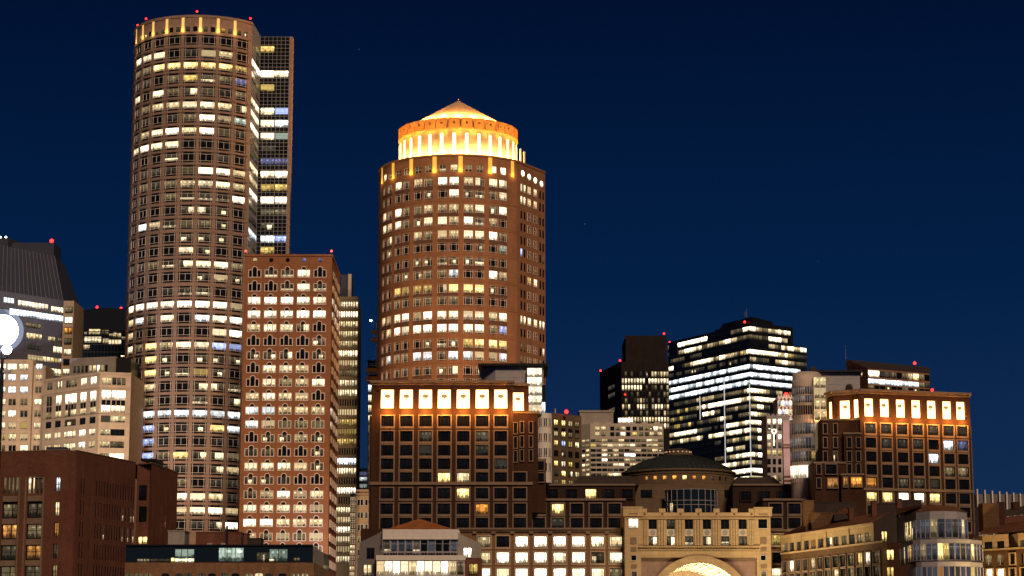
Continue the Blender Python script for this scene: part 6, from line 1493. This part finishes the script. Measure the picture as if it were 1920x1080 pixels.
# ------------------------------------------------------------------ left background
def mansard_tower():
    Y0 = 580.0; z0 = Z(545, Y0); Y1 = Yfor(563, z0); P0 = (X(-130, 530, Y0 - 14), Y0 - 14); P1 = (X(118, 563, Y1), Y1); 
    P0 = (X(0, 545, Y0) - (P1[0] - X(0, 545, Y0)) * 0.8, Y0 - (Y1 - Y0) * 0.8); W = Wall(P0, P1)
    B = Bld('mansard_office_tower', 'grey office tower with a ribbed sloping top and bright ribbon windows at the left edge', 'office tower', (P1[0] - 15, Y0, 1.2))
    m = MB(); bk = [(P1[0], P1[1] + 30), (P0[0], P1[1] + 30)]; plan_prism(m, [P0, P1] + bk, 1.2, z0); B.part('wall', m, ['cool_cladding'])
    # sloping ribbed top
    zt = at(100, 480, Y1 + 9).z; n = W.n; bk1 = at(102, 478, Y1 + 9); off = W.t * (bk1.x - P1[0]) 
    T0 = Vector((P0[0], P0[1] + 9)); T1 = Vector((bk1.x, P1[1] + 9)); m = MB()
    m.face([(P0[0], P0[1], z0), (P1[0], P1[1], z0), (T1.x, T1.y, zt), (T0.x, T0.y, zt)]); m.face([(P1[0], P1[1], z0), (P1[0], P1[1] + 30, z0), (T1.x, T1.y + 14, zt), (T1.x, T1.y, zt)]); m.face([(T0.x, T0.y, zt), (T1.x, T1.y, zt), (T1.x, T1.y + 14, zt), (T0.x, T0.y + 14, zt)])
    ro = B.part('sloping_roof', m, ['slate_cladding']); m = MB(); N_ = 26
    for k in range(N_ + 1):
        f = k / N_; a = Vector((P0[0] + (P1[0] - P0[0]) * f, P0[1] + (P1[1] - P0[1]) * f, z0)); b = Vector((T0.x + (T1.x - T0.x) * f, T0.y + (T1.y - T0.y) * f, zt)); m.tube(a, b, 0.14, n=5)
    B.part('roof_ribs', m, ['slate_ribs'], parent=ro)
    yb = Y1 + 14; m = MB(); a, b = X(22, 470, yb), X(101, 470, yb); plan_prism(m, [(a, yb), (b, yb), (b, yb + 10), (a, yb + 10)], zt - 1, Z(455, yb)); a2, b2 = X(-20, 460, yb - 2), X(15, 460, yb - 2); plan_prism(m, [(a2, yb - 2), (b2, yb - 2), (b2 + 2.0, yb + 6), (a2, yb + 6)], zt - 1, Z(448, yb)); B.part('penthouse', m, ['slate_cladding'])
    beacon(B, (X(96, 455, yb), yb + .5, Z(455, yb) + .6), r=.6)
    for px in (1, 11):
        m = MB(); m.ball((X(px, 446, yb), yb, Z(445, yb)), .25, 5); B.part('roof_lamp', m, ['white_lamp'])
    # ribbon windows: (px0, px1, py at px0, height px, code)
    for p0, p1, py, hp, c in ((7, 26, 560, 10, 'c'), (34, 90, 566, 11, 'W'), (96, 118, 577, 10, 'w'), (18, 121, 582, 12, 'C'), (48, 76, 607, 9, 'd'), (50, 78, 627, 11, 'm'), (90, 103, 633, 9, 'm'), (108, 115, 635, 7, 'd'), (100, 122, 653, 12, 'w'), (52, 80, 668, 11, 'm'), (80, 101, 671, 10, 'm'), (102, 112, 674, 9, 'y'), (112, 120, 674, 8, 'b'), (79, 119, 693, 13, 'w'), (52, 78, 648, 8, ',')):
        ua, z = W.uz(p0, py + 2); ub, _ = W.uz(p1, py); h = hp * .147
        B.win(W, (ua + ub) / 2, z - h / 2, ub - ua, h, c, 'bars', mats=('dark_metal', 'dark_panel'), depth=.05)
    # stone pier at the right end
    y2 = P1[1] - 1.2; a, b = X(118, 600, y2), X(137.5, 600, y2); m = MB(); plan_prism(m, [(a, y2), (b, y2), (b, y2 + 14), (a, y2 + 14)], 1.2, Z(564, y2)); B.part('stone_pier', m, ['beige_stone']); Wp = Wall((a, y2), (b, y2))
    for py, c in ((581, 'd'), (600, 'W'), (620, 'a'), (640, 'D'), (660, 'w'), (679, '.'), (697, 'w')): B.win(Wp, Wp.len * .55, Z(py, y2) - .9, Wp.len * .75, 1.8, c, 'pair', mats=('dark_metal', 'dark_panel'), depth=.04)
    # lower stone front
    y3 = P1[1] - 16; a, b = X(-60, 700, y3), X(61, 700, y3); b3 = X(79, 700, y3 + 1.5); m = MB(); plan_prism(m, [(a, y3), (b, y3), (b, y3 + 12), (a, y3 + 12)], 1.2, Z(674, y3)); plan_prism(m, [(b + .05, y3 + 1.5), (b3 + 1, y3 + 1.5), (b3 + 1, y3 + 12), (b + .05, y3 + 12)], 1.2, Z(684, y3)); B.part('stone_front', m, ['beige_stone']); Ws = Wall((a, y3), (b, y3)); Wt = Wall((b, y3 + 1.5), (b3 + 1, y3 + 1.5))
    rows = [(688, "WWw"), (708, "CCc"), (731, "cCC"), (754, "wDd"), (776, "wW,"), (798, "wmy"), (820, "ymm"), (841, "d.w"), (862, "...")]
    for py, s in rows:
        for k, px in enumerate((3, 23, 45)): B.win(Ws, X(px, py, y3) - a, Z(py, y3) - .95, 2.15 if py > 700 else 2.6, 1.9, s[k], 'pair', mats=('beige_stone', 'dark_panel'), depth=.04)
        B.win(Wt, Wt.len * .45, Z(py, y3 + 1.5) - .9, 1.9, 1.8, random.choice('cwmd,'), 'pair', mats=('beige_stone', 'dark_panel'), depth=.04)
    B.close()
mansard_tower()

def stone_office():
    Yc = 560.0; zt = Z(697.5, Yc); xk = X(188, 697, Yc); Yl = Yfor(712, zt); P0 = (X(82.5, 712, Yl), Yl); Yr = Yfor(699.5, zt); P2 = (X(246, 699.5, Yr), Yr); W1 = Wall(P0, (xk, Yc)); W2 = Wall((xk, Yc), P2)
    B = Bld('stone_office_block', 'warm beige stone corner block with paired tall lit windows, left of the tallest round tower', 'office building', (xk, Yc, 1.2))
    m = MB(); plan_prism(m, [P0, (xk, Yc), P2, (P2[0], P2[1] + 20), (P0[0], P2[1] + 20)], 1.2, zt)
    for W in (W1, W2): band(m, W, 0, W.len, zt - .5, zt + .02, .003, .3); band(m, W, 0, W.len, Z(729, Yc) - .15, Z(729, Yc) + .15, .003, .15); band(m, W, 0, W.len, Z(777, Yc) - .15, Z(777, Yc) + .15, .003, .2)
    B.part('wall', m, ['beige_stone'])
    g1 = [(94, 2), (111.5, 2), (134.5, 4), (157.5, 2), (176, 2)]; g2 = [(200, 2), (223, 3)]
    def group(W, px, n, py, h, c):
        u, _ = W.uz(px, 720); w = 1.05
        for k in range(n): B.win(W, u + (k - (n - 1) / 2) * 1.22, Z(py, Yc) - h / 2, w, h, c if n < 3 or random.random() < .7 else ',', None, depth=.04)
    for i, (px, n) in enumerate(g1):
        group(W1, px, n, 712, 1.9, "DhdwWD"[i]); group(W1, px, n, 741, 2.6, ",WWWW"[i]); group(W1, px, n, 757, 1.5, "....."[i]); group(W1, px, n, 768, 1.8, "dmmmm"[i])
        for py, s in ((786.5, "..s.."), (809, "mwwWw"), (832, "mmwWm")):
            u, _ = W1.uz(px, 720); B.win(W1, u, Z(py, Yc) - .85, 1.22 * n, 1.7, s[i], 'bars', mats=('dark_metal', 'dark_panel'), depth=.04)
    for i, (px, n) in enumerate(g2):
        group(W2, px, n, 714, 1.9, "md"[i]); group(W2, px, n, 740, 2.4, "WW"[i]); group(W2, px, n, 755, 1.5, ".."[i]); group(W2, px, n, 766, 1.9, "Ww"[i])
        for py, s in ((785, "Dm"), (810, "m."), (833, "md"), (856, "dW")):
            u, _ = W2.uz(px, 720); B.win(W2, u, Z(py, Yc) - .85, 1.22 * n, 1.7, s[i], 'bars', mats=('dark_metal', 'dark_panel'), depth=.04)
    y = Yc + 11; a, b, c = X(130, 690, y + 4), X(217, 690, y), X(246, 690, y + 1); m = MB(); plan_prism(m, [(a, y + 4), (b, y), (b, y + 14), (a, y + 14)], zt - 1, Z(668, y)); B.part('plant_room', m, ['grey_concrete'])
    m = MB(); plan_prism(m, [(b + .02, y + .5), (c, y + .5), (c, y + 14), (b + .02, y + 14)], zt - 1, Z(671, y)); B.part('dark_plant_room', m, ['dark_metal'])
    Wp = Wall((a, y + 4), (b, y)); 
    for k in range(9): B.win(Wp, Wp.len * (.12 + .085 * k), Z(690, y) - .9, .75, 1.9, ",,,.mmwm."[k], None, depth=.04)
    B.close()
stone_office()

def glass_office():
    Y = 690.0; x0, x1 = X(140, 640, Y), X(246, 640, Y); W = Wall((x0, Y), (x1, Y)); B = Bld('dark_glass_office', 'dark glass office with lit upper floors and domed black roof, left of tallest tower', 'office building', (x0, Y, 1.2))
    m = MB(); plan_prism(m, [(x0, Y), (x1, Y), (x1, Y + 20), (x0, Y + 20)], 1.2, Z(620, Y)); B.part('glass_wall', m, ['navy_glass'])
    g = MB()
    for k in range(18): x = x0 + (x1 - x0) * k / 17; g.box(x - .06, x + .06, Y - .12, Y, 60, Z(620, Y))
    for py in (622, 634, 646, 660, 672): g.box(x0, x1, Y - .14, Y - .01, Z(py, Y) - .15, Z(py, Y) + .15)
    B.part('mullions', g, ['slate_cladding'])
    for p0, p1, py, h, c in ((158, 163, 624.5, 6, 'm'), (167, 188, 622, 10, 'm'), (191, 194, 623, 9, 'd'), (196, 204, 623, 9, 'd'), (205, 211, 628, 5, 'm'), (213, 218, 628, 9, 'm'), (220, 227, 629, 9, 'm'), (228, 235, 634, 5, 'm'), (158, 190, 637, 11, 'w'), (193, 204, 639, 10, 'm'), (204, 227, 642, 10, 'w'), (157, 168, 650.5, 10, 'm'), (226, 237, 668, 3, 'w')):
        B.win(W, X((p0 + p1) / 2, py, Y) - x0, Z(py, Y) - h * .087, (p1 - p0) * .174, h * .174, c, 'bars', mats=('dark_metal', 'dark_panel'), depth=.05)
    yd = Y + 60; m = MB(); a = X(128, 600, yd); b = X(262, 600, yd); pts = [(128, 588), (150, 583.5), (172, 579), (195, 577), (226, 578), (262, 581)]
    top = [at(px, py, yd) for px, py in pts]
    for p, q in zip(top[:-1], top[1:]): m.face([(p.x, yd, 40), (q.x, yd, 40), (q.x, yd, q.z), (p.x, yd, p.z)]); m.face([(p.x, yd, p.z), (q.x, yd, q.z), (q.x, yd + 30, q.z), (p.x, yd + 30, p.z)])
    B.part('domed_roof', m, ['night_cladding'])
    for px, py in ((181, 575), (226, 577)): beacon(B, (X(px, py, yd), yd + 1, Z(py, yd)), r=.45)
    B.close()
glass_office()

# ------------------------------------------------------------------ old brick building, lower left
def brick_block():
    Yc = 340.0; zt = Z(844, Yc); k0 = X(130, 844, Yc); k1 = X(143, 844, Yc + .8); Yl = Yfor(847.5, zt); P0 = (X(-60, 849, Yl + 2), Yl + 2); K0 = (k0, Yc); K1 = (k1, Yc + 1.0)
    Ym = Yfor(867.3, zt); P3 = (X(254.6, 867, Ym), Ym); W1 = Wall(P0, K0); W2 = Wall(K1, P3)
    B = Bld('old_brick_block', 'large dark red brick building with blank upper wall and slit windows, lower left foreground', 'brick building', (k0, Yc, 1.2))
    m = MB(); ops1 = []; ops2 = []
    rows1 = [908.7, 955, 994, 1034, 1073, 1112]
    for r, py in enumerate(rows1):
        z = Z(py, Yc + 1); h = 2.65
        for px, w, cs in ((18.5, 2.75, "DdADdD"), (65, 2.75, "mDdADd")):  # dim room glow here stands in for reflections in the panes
            u, _ = W1.uz(px, 950); ops1.append((u, z - h / 2, w, h)); c = cs[r]
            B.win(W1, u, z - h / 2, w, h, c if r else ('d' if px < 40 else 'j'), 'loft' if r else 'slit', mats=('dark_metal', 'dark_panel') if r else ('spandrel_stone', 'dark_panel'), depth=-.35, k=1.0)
        u, _ = W1.uz(106.5, 950); ops1.append((u, z - 1.1, .85, 2.3)); B.win(W1, u, z - 1.1, .85, 2.3, "cmADdD"[r], 'cross', mats=('dark_metal', 'dark_panel'), depth=-.35)
    facade(m, W1, 0, W1.len, 1.2, zt, ops1, .4)
    m.face([(K0[0], K0[1], 1.2), (K1[0], K1[1], 1.2), (K1[0], K1[1], zt), (K0[0], K0[1], zt)])
    zrow = [Z(910, 342), Z(951, 342), Z(991, 342), Z(1031, 342), Z(1071, 342)]
    for r, z in enumerate(zrow):
        for px, n in ((155, 2), (188.6, 4), (209.5, 4), (229, 4), (247, 3)):
            u, _ = W2.uz(px, 930)
            for k in range(n):
                uu = u + (k - (n - 1) / 2) * (1.02 if n > 2 else 0.95); ops2.append((uu, z - 1.2, .52, 2.4)); lit = (r, px, k) in ((1, 229, 2), (1, 247, 1), (1, 247, 2), (2, 188.6, 3), (2, 229, 2), (2, 247, 0), (2, 247, 2))
                B.win(W2, uu, z - 1.2, .52, 2.4, 'l' if lit else '.', None, depth=-.08)
        u, _ = W2.uz(170, 930); ops2.append((u, z - 3.0, .35, 1.4)); B.win(W2, u, z - 3.0, .35, 1.4, '.', None, depth=-.08)
    facade(m, W2, 0, W2.len, 1.2, zt, ops2, .1)
    # shallow recess, then the plain red block
    R0 = (P3[0] + .05, P3[1] + 1.5); R1 = (X(284, 868, P3[1] - 1), P3[1] - 1.0); m.face([(R0[0], R0[1], 1.2), (R1[0], R1[1] + 1.5, 1.2), (R1[0], R1[1] + 1.5, zt), (R0[0], R0[1], zt)])
    zt2 = Z(868, R1[1]); Y4 = Yfor(887, zt2); P4 = (X(333.5, 887, Y4), Y4); W3 = Wall(R1, P4); ops3 = []
    for px, py, h in ((302.5, 953, 1.5), (310.5, 935, 2.2), (320, 938, 2.2), (302, 990, 1.5), (310, 977, 2.2), (319, 980, 2.2)):
        u, z = W3.uz(px, py); ops3.append((u, z - h / 2, .45, h)); B.win(W3, u, z - h / 2, .45, h, '.' if (px, py) != (310, 977) else 'l', None, depth=-.08)
    facade(m, W3, 0, W3.len, 1.2, zt2, ops3, .1)
    m.face([(R1[0], R1[1], 1.2), (R1[0], R1[1] + 3, 1.2), (R1[0], R1[1] + 3, zt2), (R1[0], R1[1], zt2)]); m.face([(P4[0], P4[1], 1.2), (P4[0] - 4, P4[1] + 12, 1.2), (P4[0] - 4, P4[1] + 12, zt2), (P4[0], P4[1], zt2)])
    B.part('wall', m, ['old_brick'])
    rf = MB(); rf.face([(x, y, zt - .25) for x, y in (P0, K0, K1, P3, R0, R1, (P4[0] - 1, P4[1]), (P4[0] - 6, P4[1] + 12), (P0[0], P4[1] + 12))]); B.part('roof', rf, ['dark_roof'])
    t = MB(); band(t, W1, 0, W1.len, zt + .002, zt + .15, -.3, .08); band(t, W2, 0, W2.len, zt + .002, zt + .15, -.3, .08); band(t, W3, 0, W3.len, zt2 + .002, zt2 + .15, -.3, .08); B.part('coping', t, ['trim_stone'])
    # stone strips framing the big loft windows
    s = MB()
    for px in (36.5, 48.5, 82): u, _ = W1.uz(px, 930); band(s, W1, u - .13, u + .13, 1.2, Z(893, Yc), .003, .18)
    for r in range(5):
        for px in (18.5, 65):
            u, _ = W1.uz(px, 950); z = Z((rows1[r] + rows1[r + 1]) / 2, Yc); band(s, W1, u - 1.3, u + 1.3, z - .55, z + .35, .002, .06)
    band(s, W1, W1.uz(48.5, 930)[0] + .13, W1.uz(82, 930)[0] - .13, Z(894.5, Yc), Z(893, Yc), .003, .16); B.part('stone_strips', s, ['trim_stone'])
    w_ = Wall(R0, (R1[0], R1[1] + 1.5)); u, z = w_.uz(268, 1013)
    for d in (-.45, .45): B.win(w_, u + d, z - .6, .65, 1.15, 'Y', None, depth=.04)
    for py in (925, 965): u, z = w_.uz(268, py); B.win(w_, u, z - 1.2, 1.5, 2.6, '.', None, depth=.04)
    yy = P3[1] + 6; m = MB(); p = at(288, 864, yy); m.box(p.x - 1.4, p.x + 1.4, yy, yy + 2, zt - .5, p.z); m.box(p.x - 2.2, p.x + .6, yy - .2, yy + 2, p.z + .003, p.z + .35); m.tube((p.x + .3, yy + 1, p.z), (p.x + .3, yy + 1, p.z + 1.2), .07); B.part('roof_vent', m, ['dark_metal'])
    yy = Yc + 12; m = MB(); p = at(105, 838, yy); m.box(p.x - 1.6, p.x + 1.6, yy, yy + 2, zt - .3, p.z); m.tube((p.x + 2, yy, zt - .2), (p.x + 3.2, yy, zt + .5), .25); B.part('roof_plant', m, ['slate_cladding'])
    B.close()
brick_block()

def studio_block():
    Y = 325.0; zt = Z(1023.5, Y); x0, x1 = X(236, 1024, Y), X(587, 1024, Y); Y2 = Yfor(1036, zt); zb = Z(1055, Y); P2 = (X(606, 1036, Y2), Y2); W = Wall((x0, Y), (x1, Y))
    B = Bld('dark_studio_block', 'low block with dark blue glass attic over brown brick, below the arched red tower', 'building', ((x0 + x1) / 2, Y, 1.2))
    m = MB(); plan_prism(m, [(x0, Y), (x1, Y), P2, (P2[0], P2[1] + 12), (x0, Y + 22)], zb + .05, zt); B.part('glass_attic', m, ['navy_glass'])
    m = MB(); plan_prism(m, [(x0, Y - .3), (x1 + .2, Y - .3), (P2[0] + .2, P2[1] - .2), (P2[0], P2[1] + 12), (x0, Y + 22)], 1.2, zb); B.part('brick_wall', m, ['brown_brick'])
    m = MB(); band(m, W, 0, W.len, zt + .003, zt + .2, -.4, .25); band(m, W, 0, W.len, zb + .06, zb + .2, .003, .12); B.part('coping', m, ['dark_metal'])
    Ws = Wall((x1, Y), P2); m = MB(); band(m, Ws, .0, Ws.len, zb + .1, zt - .05, .003, .08); band(m, Ws, Ws.len * .3, Ws.len * .95, zb + .9, zt - .7, .085, .1); B.part('side_cladding', m, ['dusk_cladding'])
    def pane(p0, p1, q0, q1, c, st='bars'):
        w = X(p1, q0, Y) - X(p0, q0, Y); z0, z1 = Z(q1, Y), Z(q0, Y); B.win(W, X((p0 + p1) / 2, q0, Y) - x0, z0, w, z1 - z0, c, st, mats=('dark_metal', 'dark_panel'), depth=.05)
    pane(329, 364, 1030, 1047, 'g'); pane(328, 364, 1047.5, 1055, 'w'); pane(411, 457, 1027.5, 1053, 'g'); pane(482, 504, 1036, 1054, 'D'); pane(506, 539, 1030, 1053, 'g'); pane(258, 280, 1048, 1055, 'd'); pane(283, 318, 1048, 1055, 'D'); pane(321, 327, 1046, 1055, 'Y', None); pane(492, 496, 1040, 1053, 'w', None); pane(551, 562, 1046, 1052, 'd'); pane(505, 514, 1048, 1053, 'w', None)
    Wb = Wall((x0, Y - .3), (x1, Y - .3))
    for k, (px, c) in enumerate(((243, 'd'), (261, 'd'), (279, 'd'), (311, '.'), (336, ','), (354, ','), (379, ','), (398, '.'), (422, ','), (442, '.'), (467, 'd'), (486, 'w'), (505, ','), (530, '.'), (554, 'd'), (571, 'd'))):
        B.win(Wb, X(px, 1080, Y) - x0, Z(1092, Y), 1.15, Z(1075, Y) - Z(1092, Y), c, 'bars', mats=('dark_metal', 'dark_panel'), depth=.05, shape='segment')
    def box(px0, px1, top, y, dep, mat, nm):
        m = MB(); m.box(X(px0, 1010, y), X(px1, 1010, y), y, y + dep, zt - .3, Z(top, y)); m.box(X(px0, 1010, y) - .1, X(px1, 1010, y) + .1, y - .1, y + dep + .1, Z(top, y) + .003, Z(top, y) + .15); return B.part(nm, m, [mat])
    box(315, 346, 996, Y + 8, 5, 'grey_concrete', 'stair_head'); box(367, 452, 999, Y + 6, 6, 'old_brick', 'stair_head'); box(452, 464, 1001, Y + 9, 3, 'old_brick', 'stair_head'); box(464, 489, 1010.5, Y + 5, 4, 'dark_roof', 'roof_plant')
    m = MB(); p = at(426, 985, Y + 5.5); m.box(p.x - .14, p.x + .14, Y + 5.4, Y + 5.7, zt, p.z); B.part('flue', m, ['dark_metal'])
    for px, py in ((419, 1021), (393, 1021)):
        m = MB(); p = at(px, py, Y + 5.8); m.box(p.x - .4, p.x + .4, p.y, p.y + .15, p.z - .2, p.z + .2); B.part('vent_panel', m, ['panel_grey'])
    B.close()
studio_block()

# ------------------------------------------------------------------ street lamp in the left foreground
def street_lamp():
    Y = 80.0; px_ = X(1.0, 760, Y); z = Z(620, Y)
    o = bpy.data.objects.new('street_lamp', None); o.location = (px_, Y, 1.2); col.objects.link(o); o['label'] = 'tall dark street lamp with two glaring white globes at the left edge'; o['category'] = 'street lamp'
    off = o.location
    m = MB(); m.tube((px_, Y, 1.2), (px_, Y, Z(690, Y)), 0.10, 0.08, n=12); m.tube((px_, Y, 1.2), (px_, Y, 2.2), 0.17, 0.12, n=12); m.tube((px_, Y, Z(700, Y)), (px_, Y, Z(655, Y)), 0.06, n=8); m.obj('pole', ['dark_metal'], o, off)
    m = MB(); m.tube((px_, Y, Z(672, Y)), (X(14, 672, Y), Y - .1, Z(672, Y)), .03, n=8); m.tube((X(14, 672, Y), Y - .1, Z(672, Y)), (X(14, 672, Y), Y - .1, Z(664, Y)), .03, n=8); m.obj('arm', ['dark_metal'], o, off)
    m = MB(); m.ball((X(3, 620, Y), Y, z), 31 / 4000 * Y, 16); m.obj('bulb', ['white_lamp'], o, off, smooth=True)
    m = MB(); m.ball((X(3, 620, Y), Y, z), 41 / 4000 * Y, 20); m.obj('glow_globe', ['glare_shell'], o, off, smooth=True)  # glowing shell added round the bulb in place of its glare
    m = MB(); m.lathe((X(3, 620, Y), Y), [(0.10, Z(655, Y)), (0.26, Z(651, Y)), (0.30, Z(648, Y))], 20); m.lathe((X(3, 620, Y), Y), [(0.34, Z(593, Y)), (0.16, Z(585, Y)), (0.02, Z(578, Y))], 20); m.obj('fitting', ['dark_metal'], o, off)
    m = MB(); m.ball((X(14, 656, Y), Y - .1, Z(656, Y)), 9 / 4000 * Y, 12); m.obj('glow_globe', ['white_lamp'], o, off, smooth=True)
    m = MB(); m.box(px_ - .02, X(20, 695, Y), Y - .06, Y + .06, Z(699, Y), Z(694, Y)); m.obj('camera_box', ['panel_grey'], o, off)
street_lamp()

# ------------------------------------------------------------------ flood lighting of the facades from the streets
spot((X(150, 800, 520), 520, 4), (X(250, 400, 590), 596, 95), 90000, 55, (1.0, 0.72, 0.52), 2.0, 0.7, 'facade_flood_light')
spot((X(120, 900, 500), 500, 4), (X(160, 760, 565), 565, 66), 150000, 70, (1.0, 0.72, 0.46), 2.0, 0.7, 'facade_flood_light')
spot((36, 388, 3), (60, 397, 21), 54000, 100, (1.0, 0.72, 0.38), 1.0, 0.6, 'terrace_flood_light')
spot((X(1880, 1000, 350), 352, 3), (X(1880, 1000, 388), 388, 24), 60000, 80, (1.0, 0.62, 0.24), 1.0, 0.8, 'terrace_flood_light')
spot((X(648, 1000, 520), 515, 5), (X(630, 900, 560), 560, 30), 50000, 60, (0.9, 0.84, 1.0), 1.0, 0.8, 'facade_flood_light')
spot((X(830, 1000, 500), 500, 4), (X(870, 640, 590), 590, 80), 330000, 62, (1.0, 0.52, 0.22), 2.0, 0.8, 'facade_flood_light')
spot((X(20, 900, 470), 470, 5), (X(40, 620, 580), 580, 75), 210000, 50, (0.72, 0.80, 1.0), 2.0, 0.8, 'facade_flood_light')  # added cool spot, stands in for the near street lamp's light
spot((X(540, 1000, 470), 470, 4), (X(545, 760, 545), 545, 60), 65000, 55, (1.0, 0.66, 0.36), 2.0, 0.8, 'facade_flood_light')
